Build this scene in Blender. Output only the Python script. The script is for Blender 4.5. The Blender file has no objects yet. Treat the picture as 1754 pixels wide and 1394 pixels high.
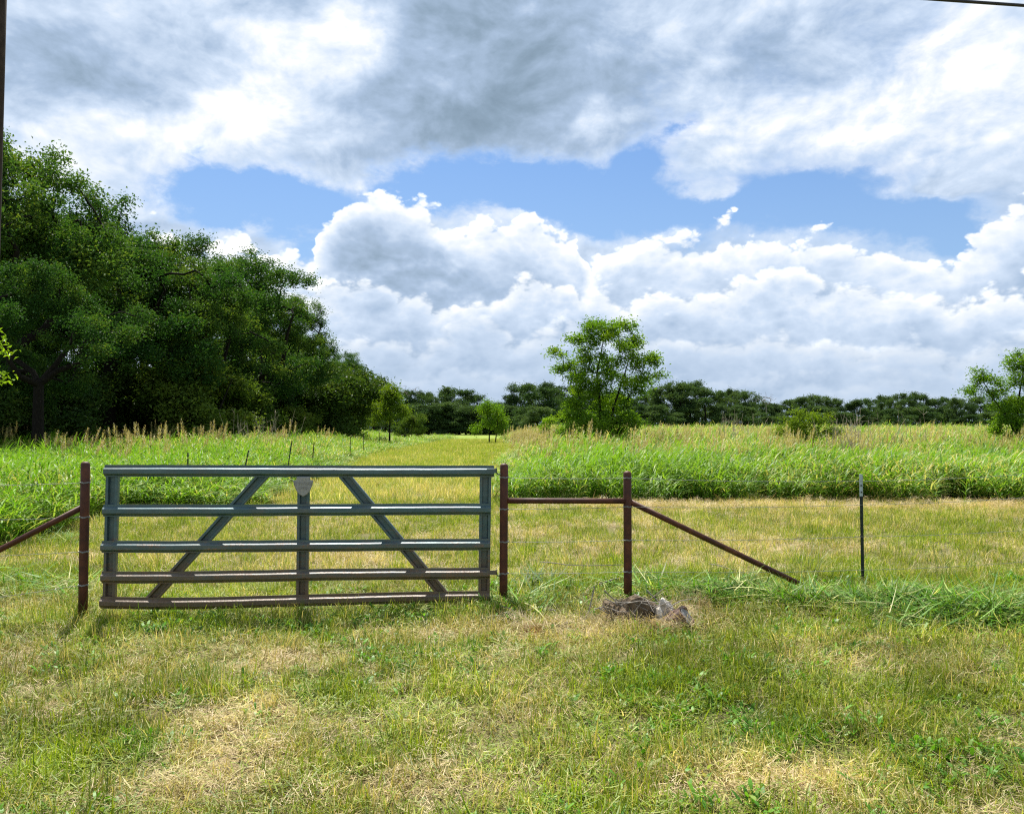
import bpy, math, random
import numpy as np
from mathutils import Vector, Matrix

R = math.radians
S = bpy.context.scene
COL = S.collection

# ------------------------------------------------------------------ camera
F_PX, W_PX, H_PX, HORIZ = 1350.0, 1754.0, 1394.0, 737.0
EYE = 1.75
PITCH = math.atan((HORIZ - H_PX / 2) / F_PX)
cam_d = bpy.data.cameras.new('camera')
cam = bpy.data.objects.new('camera', cam_d)
COL.objects.link(cam)
cam.location = (0, 0, EYE)
cam.rotation_euler = (math.pi / 2 + PITCH, 0, 0)
cam_d.sensor_width = 36.0
cam_d.lens = 36.0 * F_PX / W_PX
cam_d.clip_start = 0.05
cam_d.clip_end = 5000
S.camera = cam

# ------------------------------------------------------------------ light
SUN_AZ, SUN_EL = R(-17), R(61)
sun_vec = Vector((math.sin(SUN_AZ) * math.cos(SUN_EL), math.cos(SUN_AZ) * math.cos(SUN_EL), math.sin(SUN_EL)))
sd = bpy.data.lights.new('sun', 'SUN')
sd.energy = 5.0
sd.angle = R(0.55)
sd.color = (1.0, 0.955, 0.87)
sun = bpy.data.objects.new('sun', sd)
COL.objects.link(sun)
sun.rotation_euler = sun_vec.to_track_quat('Z', 'Y').to_euler()
sun.location = (0, 0, 40)

S.view_settings.view_transform = 'Standard'
S.view_settings.look = 'None'
S.view_settings.gamma = 1.0
S.view_settings.use_curve_mapping = False
S.view_settings.exposure = 0.96
S.cycles.max_bounces = 7
S.cycles.diffuse_bounces = 3
S.cycles.glossy_bounces = 2
S.cycles.transmission_bounces = 5
S.cycles.sample_clamp_indirect = 6.0
S.cycles.filter_width = 1.2
S.cycles.use_denoising = False


def ray(px, py):
    a, b = (px - W_PX / 2) / F_PX, (H_PX / 2 - py) / F_PX
    c, s = math.cos(PITCH), math.sin(PITCH)
    return Vector((a, c - b * s, s + b * c))


def at(px, py, Y):
    """the point at distance Y seen at a position of the photograph"""
    d = ray(px, py)
    return Vector((0, 0, EYE)) + d * (Y / d.y)


def azel(px, py):
    d = ray(px, py).normalized()
    return math.atan2(d.x, d.y), math.asin(d.z)


# ------------------------------------------------------------------ world: sky with clouds
world = bpy.data.worlds.new('World')
S.world = world
world.use_nodes = True
NT = world.node_tree
NT.nodes.clear()


class G:
    """small helper that writes math as nodes"""
    def __init__(self, nt):
        self.nt = nt

    def _in(self, sock, v):
        if v is None:
            return
        if hasattr(v, 'is_output') or isinstance(v, bpy.types.NodeSocket):
            self.nt.links.new(v, sock)
        else:
            sock.default_value = v

    def m(self, op, a, b=None, c=None, clamp=False):
        n = self.nt.nodes.new('ShaderNodeMath')
        n.operation = op
        n.use_clamp = clamp
        for i, v in enumerate((a, b, c)):
            self._in(n.inputs[i], v)
        return n.outputs[0]

    def v(self, op, a, b=None, c=None):
        n = self.nt.nodes.new('ShaderNodeVectorMath')
        n.operation = op
        for i, v in enumerate((a, b, c)):
            if v is not None:
                self._in(n.inputs[i], v)
        return n.outputs['Value'] if op in ('DOT_PRODUCT', 'LENGTH') else n.outputs['Vector']

    def xyz(self, v):
        n = self.nt.nodes.new('ShaderNodeSeparateXYZ')
        self._in(n.inputs[0], v)
        return n.outputs

    def comb(self, x, y, z=0.0):
        n = self.nt.nodes.new('ShaderNodeCombineXYZ')
        for i, v in enumerate((x, y, z)):
            self._in(n.inputs[i], v)
        return n.outputs[0]

    def noise(self, vec, scale, detail=4, rough=0.5, lac=2.0, dist=0.0, out='Fac'):
        n = self.nt.nodes.new('ShaderNodeTexNoise')
        self._in(n.inputs['Vector'], vec)
        n.inputs['Scale'].default_value = scale
        n.inputs['Detail'].default_value = detail
        n.inputs['Roughness'].default_value = rough
        n.inputs['Lacunarity'].default_value = lac
        n.inputs['Distortion'].default_value = dist
        return n.outputs['Fac'] if out == 'Fac' else n.outputs['Color']

    def ramp(self, fac, stops, interp='LINEAR'):
        n = self.nt.nodes.new('ShaderNodeValToRGB')
        self._in(n.inputs[0], fac)
        cr = n.color_ramp
        cr.interpolation = interp
        while len(cr.elements) > 1:
            cr.elements.remove(cr.elements[-1])
        for i, (p, c) in enumerate(stops):
            e = cr.elements[0] if i == 0 else cr.elements.new(p)
            e.position = p
            e.color = (*c, 1) if len(c) == 3 else c
        return n.outputs[0]

    def mix(self, f, a, b, blend='MIX'):
        n = self.nt.nodes.new('ShaderNodeMix')
        n.data_type = 'RGBA'
        n.blend_type = blend
        n.clamp_factor = True
        self._in(n.inputs[0], f)
        for s, v in ((n.inputs[6], a), (n.inputs[7], b)):
            self._in(s, (*v, 1) if isinstance(v, tuple) and len(v) == 3 else v)
        return n.outputs[2]

    def smooth(self, x, a, b, lo=0.0, hi=1.0):
        n = self.nt.nodes.new('ShaderNodeMapRange')
        n.interpolation_type = 'SMOOTHSTEP'
        self._in(n.inputs[0], x)
        for i, v in enumerate((a, b, lo, hi)):
            n.inputs[i + 1].default_value = v
        return n.outputs[0]

    def attr(self, name, kind='GEOMETRY'):
        n = self.nt.nodes.new('ShaderNodeAttribute')
        n.attribute_name = name
        n.attribute_type = kind
        return n.outputs


g = G(NT)
tc = NT.nodes.new('ShaderNodeTexCoord')
D = tc.outputs['Generated']
dx, dy, dz = g.xyz(D)
az = g.m('ARCTAN2', dx, dy)
el = g.m('ARCSINE', dz)
P2 = g.comb(az, el, 0.0)
Dn = g.v('MULTIPLY', D, (1.0, 1.0, 1.5))
# ragged cloud edges: the cloud layout is warped by a noise of many sizes
w1 = g.v('SUBTRACT', g.noise(Dn, 6.0, 8, 0.58, out='Color'), (0.5, 0.5, 0.5))
w1 = g.v('MULTIPLY', w1, (0.17, 0.12, 0.0))
PW = g.v('ADD', P2, w1)
n_fine = g.noise(Dn, 10.0, 8, 0.54, 2.1, 0.3)
n_up = g.noise(g.v('ADD', Dn, (-0.008, 0.0, 0.018)), 10.0, 5, 0.54, 2.1, 0.3)
relief = g.m('SUBTRACT', n_fine, n_up)
n_big = g.noise(Dn, 3.2, 4, 0.5)


def billow(vec, scale):
    n = NT.nodes.new('ShaderNodeTexVoronoi')
    n.feature = 'F1'
    n.inputs['Scale'].default_value = scale
    n.inputs['Detail'].default_value = 2.6
    n.inputs['Roughness'].default_value = 0.55
    n.inputs['Lacunarity'].default_value = 2.4
    NT.links.new(vec, n.inputs['Vector'])
    return n.outputs['Distance']


Db = g.v('ADD', Dn, g.v('MULTIPLY', w1, (0.35, 0.35, 0.35)))
puff_a = billow(Db, 14.0)
puff_b = billow(g.v('ADD', Db, (-0.008, 0.0, 0.018)), 14.0)
puff = g.m('SUBTRACT', puff_b, puff_a)


def blobs(P, items, start):
    acc = start
    for (px, py, rx, ry, wt) in items:
        a, e = azel(px, py)
        a2, e2 = azel(px + rx, py)
        a3, e3 = azel(px, py - ry)
        q = g.v('MULTIPLY_ADD', P, (1 / abs(a2 - a), 1 / abs(e3 - e), 0), (-a / abs(a2 - a), -e / abs(e3 - e), 0))
        ex = g.m('POWER', 0.36788, g.v('DOT_PRODUCT', q, q))
        acc = g.m('MULTIPLY_ADD', ex, wt, acc)
    return acc


CLOUD = [(0.0, (1.30, 1.85, 2.40)), (0.25, (1.90, 2.60, 3.40)), (0.5, (2.85, 3.70, 4.95)),
         (0.72, (4.4, 5.2, 6.35)), (0.9, (6.3, 6.6, 6.9)), (1.0, (8.2, 8.3, 8.3))]

# high layer: broad soft cloud with blue gaps
cover = blobs(PW, [
    (400, 345, 165, 45, -1.2), (540, 370, 90, 60, -1.0), (330, 268, 30, 22, -0.45),
    (850, 315, 160, 55, -1.25), (1010, 355, 120, 60, -1.2), (1105, 268, 55, 42, -0.95), (1150, 220, 26, 16, -0.7),
    (1220, 365, 150, 50, -1.2), (1390, 358, 150, 52, -1.3), (1540, 385, 120, 50, -1.3), (1630, 390, 70, 45, -0.9), (700, 330, 60, 26, -0.5),
    (1450, 298, 100, 18, -0.45), (1570, 70, 60, 50, -0.18),
    (1215, 338, 40, 18, 0.8), (1650, 312, 105, 25, 1.5),
], 0.98)
cover = g.m('MULTIPLY_ADD', g.m('SUBTRACT', n_fine, 0.5), 0.95, cover)
cover = g.m('MULTIPLY_ADD', g.m('SUBTRACT', n_big, 0.42), 0.5, cover)
n_hi = g.noise(g.v('MULTIPLY', Dn, (1.0, 1.0, 1.3)), 38.0, 6, 0.62, 2.1, 0.6)
cover = g.m('MULTIPLY_ADD', g.m('SUBTRACT', n_hi, 0.5), 0.55, cover)
soft = g.smooth(az, 0.02, 0.32, 1.0, 0.5)
alpha = g.smooth(g.m('MULTIPLY_ADD', g.m('SUBTRACT', cover, 0.50), soft, 0.53), 0.20, 0.86)
shade = blobs(PW, [
    (440, 70, 90, 45, 0.36), (450, 200, 85, 50, 0.50), (605, 55, 55, 55, 0.28), (250, 215, 120, 40, 0.30),
    (310, 280, 80, 36, 0.22), (1380, 215, 230, 75, 0.20), (1650, 110, 130, 120, 0.22), (1010, 205, 40, 45, 0.22), (1480, 240, 180, 50, 0.10), (560, 130, 60, 60, 0.14), (1130, 60, 60, 50, 0.12), (60, 250, 80, 50, 0.12),
    (190, 120, 190, 62, -0.22), (80, 70, 110, 90, -0.12), (790, 185, 200, 80, -0.40), (930, 90, 150, 120, -0.18),
    (800, 30, 120, 70, -0.27), (1330, 95, 95, 55, -0.20), (640, 270, 90, 22, -0.10), (850, 250, 170, 30, -0.14), (1090, 150, 70, 60, -0.06),
], 0.655)
shade = g.m('MULTIPLY_ADD', relief, 0.8, shade)
shade = g.m('MULTIPLY_ADD', puff, 0.10, shade)
shade = g.m('MULTIPLY_ADD', g.m('SUBTRACT', n_big, 0.47), 0.30, shade)
shade = g.m('MULTIPLY_ADD', g.m('SUBTRACT', n_fine, 0.5), 0.42, shade)
shade = g.m('MULTIPLY_ADD', g.m('SUBTRACT', n_hi, 0.5), 0.12, shade)
shade = g.m('MULTIPLY_ADD', g.smooth(cover, 0.85, 0.35), 0.20, shade)      # thin edges let the sun through
high = g.ramp(shade, CLOUD)

sky = NT.nodes.new('ShaderNodeTexSky')
sky.sky_type = 'NISHITA'
sky.sun_disc = False
sky.sun_elevation = SUN_EL
sky.sun_rotation = SUN_AZ
sky.air_density = 1.0
sky.dust_density = 0.6
sky.ozone_density = 2.0
blue = g.mix(1.0, sky.outputs[0], (0.58, 0.74, 0.90), 'MULTIPLY')
blue = g.mix(g.smooth(el, 0.42, 0.14, 0.0, 0.45), blue, (2.6, 3.7, 5.2))
final = g.mix(alpha, blue, high)

# banks of cumulus one before the other: each has a lit, knobbly top edge and a grey body
BANKS = [
    ([(-300, 420), (150, 400), (250, 375), (330, 392), (400, 372), (450, 390), (535, 412), (550, 372), (585, 335), (660, 310), (735, 322), (772, 358), (850, 366), (930, 360),
      (995, 376), (1012, 432), (1030, 402), (1070, 386), (1215, 376), (1290, 398), (1400, 390), (1490, 404), (1560, 418), (1620, 402), (1660, 362), (1754, 318), (2000, 330)], 0.0, 0.058, 1.0),
    ([(-300, 480), (300, 470), (480, 470), (600, 462), (720, 476), (800, 492), (880, 456), (960, 440), (1050, 462), (1150, 488), (1270, 470), (1380, 452), (1500, 482), (1630, 486), (1690, 440), (1754, 432), (2000, 450)], 3.7, 0.050, 0.9),
    ([(-300, 560), (400, 560), (560, 555), (700, 548), (820, 526), (930, 556), (1060, 540), (1180, 560), (1320, 535), (1450, 556), (1600, 585), (1754, 560), (2000, 560)], 7.9, 0.040, 0.72),
    ([(-300, 630), (600, 625), (760, 602), (900, 630), (1100, 610), (1300, 640), (1500, 620), (1754, 640), (2000, 630)], 12.3, 0.030, 0.55),
]
for prof_px, shift, thick, bright in BANKS:
    stops = []
    for (px, py) in prof_px:
        a, e = azel(px, py)
        stops.append(((a + 0.8) / 1.6, (e / 0.5,) * 3))
    f_az = g.m('MULTIPLY_ADD', g.m('ADD', az, g.m('MULTIPLY', g.xyz(w1)[0], 0.35)), 1 / 1.6, 0.5)
    top = g.m('MULTIPLY', g.ramp(f_az, stops), 0.5)
    dep = g.m('SUBTRACT', top, el)
    knob = g.m('MULTIPLY_ADD', g.m('SUBTRACT', 0.72, puff_a), 0.050 * (0.6 + thick * 7), g.m('MULTIPLY', g.m('SUBTRACT', n_fine, 0.5), 0.045 + thick * 0.3))
    dep = g.m('ADD', dep, knob)
    al = g.smooth(dep, 0.0, 0.010 + shift * 0.0014)
    body = g.smooth(dep, 0.002, thick * 1.25)
    sh = g.m('MULTIPLY_ADD', body, -0.40 * bright, 0.62 + 0.34 * bright)
    sh = g.m('MULTIPLY_ADD', puff, 0.30 * bright, sh)
    sh = g.m('MULTIPLY_ADD', relief, 0.65 * bright, sh)
    sh = g.m('MULTIPLY_ADD', g.m('SUBTRACT', n_big, 0.47), 0.35, sh)
    if shift == 0.0:
        sh = blobs(PW, [(670, 425, 75, 40, -0.20), (1450, 470, 120, 34, -0.10), (420, 410, 80, 30, 0.12)], sh)
    if shift == 3.7:
        sh = blobs(PW, [(1695, 468, 50, 36, 0.30), (1450, 512, 150, 30, -0.10), (640, 500, 100, 26, -0.06)], sh)
    final = g.mix(g.m('MULTIPLY', al, 0.94 if shift < 5 else 0.72), final, g.ramp(sh, CLOUD))
# pale air towards the horizon
final = g.mix(g.smooth(el, 0.15, 0.02, 0.0, 0.55), final, (3.3, 4.1, 5.2))
bg = NT.nodes.new('ShaderNodeBackground')
bg.inputs['Strength'].default_value = 0.0785
NT.links.new(final, bg.inputs['Color'])
wo = NT.nodes.new('ShaderNodeOutputWorld')
NT.links.new(bg.outputs[0], wo.inputs['Surface'])
world.cycles.sampling_method = 'MANUAL'
world.cycles.sample_map_resolution = 512


# ------------------------------------------------------------------ helpers
def tag(o, label=None, cat=None, group=None, kind=None):
    if label: o['label'] = label
    if cat: o['category'] = cat
    if group: o['group'] = group
    if kind: o['kind'] = kind
    return o


def mesh(name, verts, faces, mat=None, smooth=False, attrs=None):
    me = bpy.data.meshes.new(name)
    if isinstance(verts, np.ndarray):
        verts_l = verts.tolist()
    else:
        verts_l = [tuple(v) for v in verts]
    me.from_pydata(verts_l, [], faces if not isinstance(faces, np.ndarray) else faces.tolist())
    if mat: me.materials.append(mat)
    if smooth:
        me.polygons.foreach_set('use_smooth', [True] * len(me.polygons))
    if attrs:
        for k, a in attrs.items():
            at_ = me.attributes.new(k, 'FLOAT', 'POINT')
            at_.data.foreach_set('value', np.asarray(a, dtype=np.float32))
    me.update()
    return me


def ob(name, me, parent=None, loc=None, link=True):
    o = bpy.data.objects.new(name, me)
    if link: COL.objects.link(o)
    if parent: o.parent = parent
    if loc is not None: o.location = loc
    return o


def empty(name, loc, rz=0.0):
    o = bpy.data.objects.new(name, None)
    COL.objects.link(o)
    o.location = loc
    o.rotation_euler = (0, 0, rz)
    o.empty_display_size = 0.2
    return o


class MB:
    def __init__(self):
        self.v, self.f = [], []

    def add(self, v, f):
        n = len(self.v)
        self.v += [tuple(p) for p in v]
        self.f += [tuple(i + n for i in q) for q in f]

    def tube(self, pts, rad, sides=8, cap=True):
        pts = [Vector(p) for p in pts]
        if not hasattr(rad, '__len__'): rad = [rad] * len(pts)
        V, Fc = [], []
        ref = None
        for i, p in enumerate(pts):
            t = (pts[min(i + 1, len(pts) - 1)] - pts[max(i - 1, 0)])
            if t.length < 1e-9: t = Vector((0, 0, 1))
            t.normalize()
            if ref is None:
                ref = Vector((1, 0, 0)) if abs(t.x) < 0.8 else Vector((0, 1, 0))
            a = ref - t * ref.dot(t)
            a.normalize()
            ref = a
            b = t.cross(a)
            for k in range(sides):
                an = 2 * math.pi * k / sides
                V.append(p + (a * math.cos(an) + b * math.sin(an)) * rad[i])
        for i in range(len(pts) - 1):
            for k in range(sides):
                k2 = (k + 1) % sides
                Fc.append((i * sides + k, i * sides + k2, (i + 1) * sides + k2, (i + 1) * sides + k))
        if cap:
            Fc.append(tuple(range(sides - 1, -1, -1)))
            n = (len(pts) - 1) * sides
            Fc.append(tuple(n + k for k in range(sides)))
        self.add(V, Fc)

    def extrude(self, prof, frames):
        """closed profile of (a, b) swept along frames of (origin, A, B)"""
        n = len(prof)
        V, Fc = [], []
        for (o, A, B) in frames:
            for (a, b) in prof:
                V.append(Vector(o) + Vector(A) * a + Vector(B) * b)
        for i in range(len(frames) - 1):
            for k in range(n):
                k2 = (k + 1) % n
                Fc.append((i * n + k, i * n + k2, (i + 1) * n + k2, (i + 1) * n + k))
        Fc.append(tuple(range(n - 1, -1, -1)))
        m = (len(frames) - 1) * n
        Fc.append(tuple(m + k for k in range(n)))
        self.add(V, Fc)

    def box(self, c, sx, sy, sz):
        x, y, z = c
        V = [(x + i * sx / 2, y + j * sy / 2, z + k * sz / 2) for i in (-1, 1) for j in (-1, 1) for k in (-1, 1)]
        self.add(V, [(0, 1, 3, 2), (4, 6, 7, 5), (0, 4, 5, 1), (2, 3, 7, 6), (0, 2, 6, 4), (1, 5, 7, 3)])

    def build(self, name, mat, parent=None, smooth=False, loc=None):
        return ob(name, mesh(name, self.v, self.f, mat, smooth), parent, loc)


_rng = np.random.default_rng(7)
_TAB = _rng.random((256, 256))


def vnoise(x, y):
    xi, yi = np.floor(x).astype(int), np.floor(y).astype(int)
    fx, fy = x - xi, y - yi
    fx, fy = fx * fx * (3 - 2 * fx), fy * fy * (3 - 2 * fy)
    a = _TAB[xi % 256, yi % 256]; b = _TAB[(xi + 1) % 256, yi % 256]
    c = _TAB[xi % 256, (yi + 1) % 256]; d = _TAB[(xi + 1) % 256, (yi + 1) % 256]
    return (a * (1 - fx) + b * fx) * (1 - fy) + (c * (1 - fx) + d * fx) * fy


def fbm(x, y, oct=4, seed=0.0):
    s, a, t = 0, 0.5, 0
    for i in range(oct):
        s = s + a * vnoise(x * 2 ** i + 17.3 * i + seed, y * 2 ** i + 9.1 * i + seed * 1.7)
        t += a
        a *= 0.5
    return s / t


def sstep(x, a, b):
    t = np.clip((x - a) / (b - a), 0, 1)
    return t * t * (3 - 2 * t)


def ground_z(X, Y):
    X, Y = np.asarray(X, float), np.asarray(Y, float)
    z = -0.03 + 0.13 * sstep(X, -4.2, 2.5) * sstep(Y, 3.5, 7.8)
    z = z + 0.12 * sstep(Y, 12, 40) + 0.25 * sstep(Y, 40, 140)
    near = 1 - sstep(np.hypot(X, Y), 16, 40)
    z = z + (fbm(X * 0.9, Y * 0.9, 3) - 0.5) * 0.07 * near + (fbm(X * 4, Y * 4, 2, 5.0) - 0.5) * 0.03 * near
    return z


def gz(x, y):
    return float(ground_z(np.array([x]), np.array([y]))[0])


def on_ground(px, py):
    d = ray(px, py)
    z = 0.03
    for _ in range(6):
        t = (z - EYE) / d.z
        z = gz(d.x * t, d.y * t)
    return d.x * t, d.y * t


# patches of straw and of green, placed on the ground
DRY = []
for (px, py, rx, ry, w) in [(500, 1135, .55, .35, .55), (420, 1225, .38, .30, .6), (350, 1300, .42, .28, .65), (290, 1365, .36, .2, .65),
                            (690, 1345, .33, .25, .5), (1270, 1330, .42, .2, .5), (700, 1090, .5, .22, .4), (880, 1085, .5, .25, .55),
                            (830, 1130, .3, .2, .25), (1000, 1090, .5, .3, .35), (1400, 1130, .8, .3, .2), (590, 955, 1.1, .7, .4), (90, 1120, .6, .25, .25),
                            (1450, 1345, .6, .2, .25), (70, 1215, .3, .25, .3), (1300, 940, 2.0, 1.0, .25), (1000, 905, 1.6, 1.0, .18)]:
    x, y = on_ground(px, py)
    DRY.append((x, y, rx, ry, w * 1.05))
for (px, py, rx, ry, w) in [(560, 1195, .35, .22, -.4), (640, 1290, .5, .3, -.25), (790, 1120, .45, .25, -.35), (1110, 1165, .2, .15, -.5),
                            (1340, 1245, .3, .2, -.55), (200, 1310, .4, .25, -.3), (330, 1075, .7, .2, -.4), (440, 1090, .8, .16, -.35),
                            (1580, 1200, .45, .2, -.35), (1500, 1010, 1.6, .35, -.55), (1180, 1000, .8, .3, -.4), (40, 990, .9, .8, -.5), (640, 1060, .8, .2, -.3),
                            (1660, 1060, .8, .4, -.4), (920, 1010, .7, .25, -.4), (1000, 1390, .5, .3, -.2), (1620, 1330, .5, .3, -.25)]:
    x, y = on_ground(px, py)
    DRY.append((x, y, rx, ry, w))


def dryness(X, Y):
    X, Y = np.asarray(X, float), np.asarray(Y, float)
    d = 0.39 + (fbm(X * 0.8, Y * 0.8, 4, 3.0) - 0.5) * 0.9 + (fbm(X * 3.5, Y * 3.5, 3, 11.0) - 0.5) * 0.55
    for (x, y, rx, ry, w) in DRY:
        d = d + w * np.exp(-((X - x) / rx) ** 2 - ((Y - y) / ry) ** 2)
    mown = sstep(Y, 7.9, 9.5) * (1 - sstep(Y, 22, 34))
    d = d + 0.03 * mown
    d = d + 0.5 * np.exp(-((Y - 16.9 - 0.5 * (fbm(X * .7, X * 0 + 3.0, 2) - .5)) / 0.9) ** 2) * sstep(X, 0.5, 2.5)
    d = d - 0.26 * sstep(Y, 20, 40)
    return np.clip(d, 0, 1)


# ------------------------------------------------------------------ materials
def new_mat(name):
    m = bpy.data.materials.new(name)
    m.use_nodes = True
    m.node_tree.nodes.clear()
    gg = G(m.node_tree)
    out = m.node_tree.nodes.new('ShaderNodeOutputMaterial')
    return m, gg, out


def principled(gg, col, rough=0.6, spec=0.4, metal=0.0, normal=None):
    n = gg.nt.nodes.new('ShaderNodeBsdfPrincipled')
    gg._in(n.inputs['Base Color'], (*col, 1) if isinstance(col, tuple) and len(col) == 3 else col)
    gg._in(n.inputs['Roughness'], rough)
    gg._in(n.inputs['Specular IOR Level'], spec)
    gg._in(n.inputs['Metallic'], metal)
    if normal is not None: gg._in(n.inputs['Normal'], normal)
    return n


def leafy(gg, out, col, trans=0.4, rough=0.45, spec=0.35, tint=(1.15, 1.1, 0.6)):
    p = principled(gg, col, rough, spec)
    t = gg.nt.nodes.new('ShaderNodeBsdfTranslucent')
    gg._in(t.inputs['Color'], gg.mix(1.0, col, tint, 'MULTIPLY'))
    mx = gg.nt.nodes.new('ShaderNodeMixShader')
    mx.inputs[0].default_value = trans
    gg.nt.links.new(p.outputs[0], mx.inputs[1])
    gg.nt.links.new(t.outputs[0], mx.inputs[2])
    gg.nt.links.new(mx.outputs[0], out.inputs['Surface'])


def grass_mat(name, g0, g1, d0, d1, trans=0.4, rough=0.5, spec=0.3, sharp=5.0):
    m, gg, out = new_mat(name)
    ra = gg.attr('ra')['Fac']
    rb = gg.attr('rb')['Fac']
    dry = gg.attr('dry', 'INSTANCER')['Fac']
    tone = gg.attr('tone', 'INSTANCER')['Fac']
    green = gg.mix(ra, g0, g1)
    straw = gg.mix(ra, d0, d1)
    f = gg.m('MULTIPLY_ADD', gg.m('SUBTRACT', dry, rb), sharp, 0.5, clamp=True)
    c = gg.mix(f, green, straw)
    c = gg.mix(1.0, c, gg.comb(tone, tone, tone), 'MULTIPLY')
    leafy(gg, out, c, trans, rough, spec)
    return m


def leaf_mat(name, c0, c1, c2, trans=0.35, rough=0.45, spec=0.35, tint=(1.2, 1.15, 0.5)):
    m, gg, out = new_mat(name)
    ra = gg.attr('ra')['Fac']
    oi = gg.nt.nodes.new('ShaderNodeObjectInfo')
    c = gg.ramp(ra, [(0.0, c0), (0.6, c1), (1.0, c2)])
    hs = gg.nt.nodes.new('ShaderNodeHueSaturation')
    gg._in(hs.inputs['Color'], c)
    gg._in(hs.inputs['Value'], gg.m('MULTIPLY_ADD', oi.outputs['Random'], 0.45, 0.78))
    gg._in(hs.inputs['Hue'], gg.m('MULTIPLY_ADD', oi.outputs['Random'], -0.025, 0.512))
    leafy(gg, out, hs.outputs[0], trans, rough, spec, tint)
    return m


def bump(gg, h, strength=0.5, dist=0.01):
    b = gg.nt.nodes.new('ShaderNodeBump')
    b.inputs['Strength'].default_value = strength
    b.inputs['Distance'].default_value = dist
    gg._in(b.inputs['Height'], h)
    return b.outputs[0]


M = {}
M['fg'] = grass_mat('rough_grass', (.085, .160, .006), (.30, .37, .024), (.30, .25, .06), (.68, .58, .29), 0.44)
M['straw'] = grass_mat('straw', (.44, .33, .15), (.68, .55, .32), (.44, .32, .16), (.74, .60, .37), 0.25)
M['weed'] = grass_mat('weed_leaf', (.05, .165, .008), (.15, .33, .025), (.2, .28, .05), (.3, .3, .1), 0.42, 0.45, 0.3)
M['tall'] = grass_mat('tall_grass', (.070, .190, .010), (.215, .365, .032), (.36, .36, .09), (.56, .50, .22), 0.47, 0.5, 0.28)
M['seed'] = grass_mat('seed_head', (.30, .29, .08), (.46, .42, .17), (.30, .22, .085), (.52, .43, .21), 0.38)
M['cut'] = grass_mat('cut_grass', (.035, .12, .006), (.17, .34, .03), (.3, .36, .10), (.55, .52, .25), 0.42, 0.5, 0.25)
M['oak'] = leaf_mat('oak_leaf', (.020, .064, .016), (.052, .125, .022), (.15, .21, .028), 0.42, 0.6, 0.15)
M['under'] = leaf_mat('understory_leaf', (.022, .055, .010), (.050, .100, .015), (.11, .15, .02), 0.34, 0.6, 0.15)
M['lime'] = leaf_mat('lime_leaf', (.08, .15, .010), (.16, .25, .016), (.26, .32, .03), 0.46, 0.55, 0.2)
M['olive'] = leaf_mat('olive_leaf', (.035, .080, .012), (.075, .135, .018), (.15, .20, .025), 0.4, 0.6, 0.15)
M['fresh'] = leaf_mat('fresh_leaf', (.07, .165, .008), (.16, .295, .014), (.26, .37, .03), 0.52, 0.45, 0.28)
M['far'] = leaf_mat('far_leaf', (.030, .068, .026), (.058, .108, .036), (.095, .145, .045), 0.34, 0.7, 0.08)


def make_bark():
    m, gg, out = new_mat('bark')
    t = gg.nt.nodes.new('ShaderNodeTexCoord').outputs['Object']
    n = gg.noise(gg.v('MULTIPLY', t, (6, 6, 1.5)), 3.0, 6, 0.65)
    c = gg.ramp(n, [(0.3, (.006, .005, .004)), (0.6, (.018, .015, .012)), (0.8, (.05, .045, .038))])
    p = principled(gg, c, 0.9, 0.1, 0, bump(gg, n, 0.8, 0.04))
    gg.nt.links.new(p.outputs[0], out.inputs['Surface'])
    return m


M['bark'] = make_bark()


def make_rust():
    m, gg, out = new_mat('rusted_pipe')
    t = gg.nt.nodes.new('ShaderNodeTexCoord').outputs['Object']
    n = gg.noise(t, 9.0, 6, 0.65)
    n2 = gg.noise(gg.v('MULTIPLY', t, (1, 1, 0.35)), 40.0, 4, 0.7)
    c = gg.ramp(n, [(0.28, (.026, .007, .003)), (0.5, (.066, .017, .006)), (0.66, (.12, .036, .011)), (0.82, (.20, .080, .032))])
    c = gg.mix(gg.m('MULTIPLY', n2, 0.4), c, (.040, .013, .007))
    p = principled(gg, c, gg.m('MULTIPLY_ADD', n2, 0.3, 0.45), 0.35, 0.0, bump(gg, n2, 0.35, 0.004))
    gg.nt.links.new(p.outputs[0], out.inputs['Surface'])
    return m


M['rust'] = make_rust()


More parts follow.
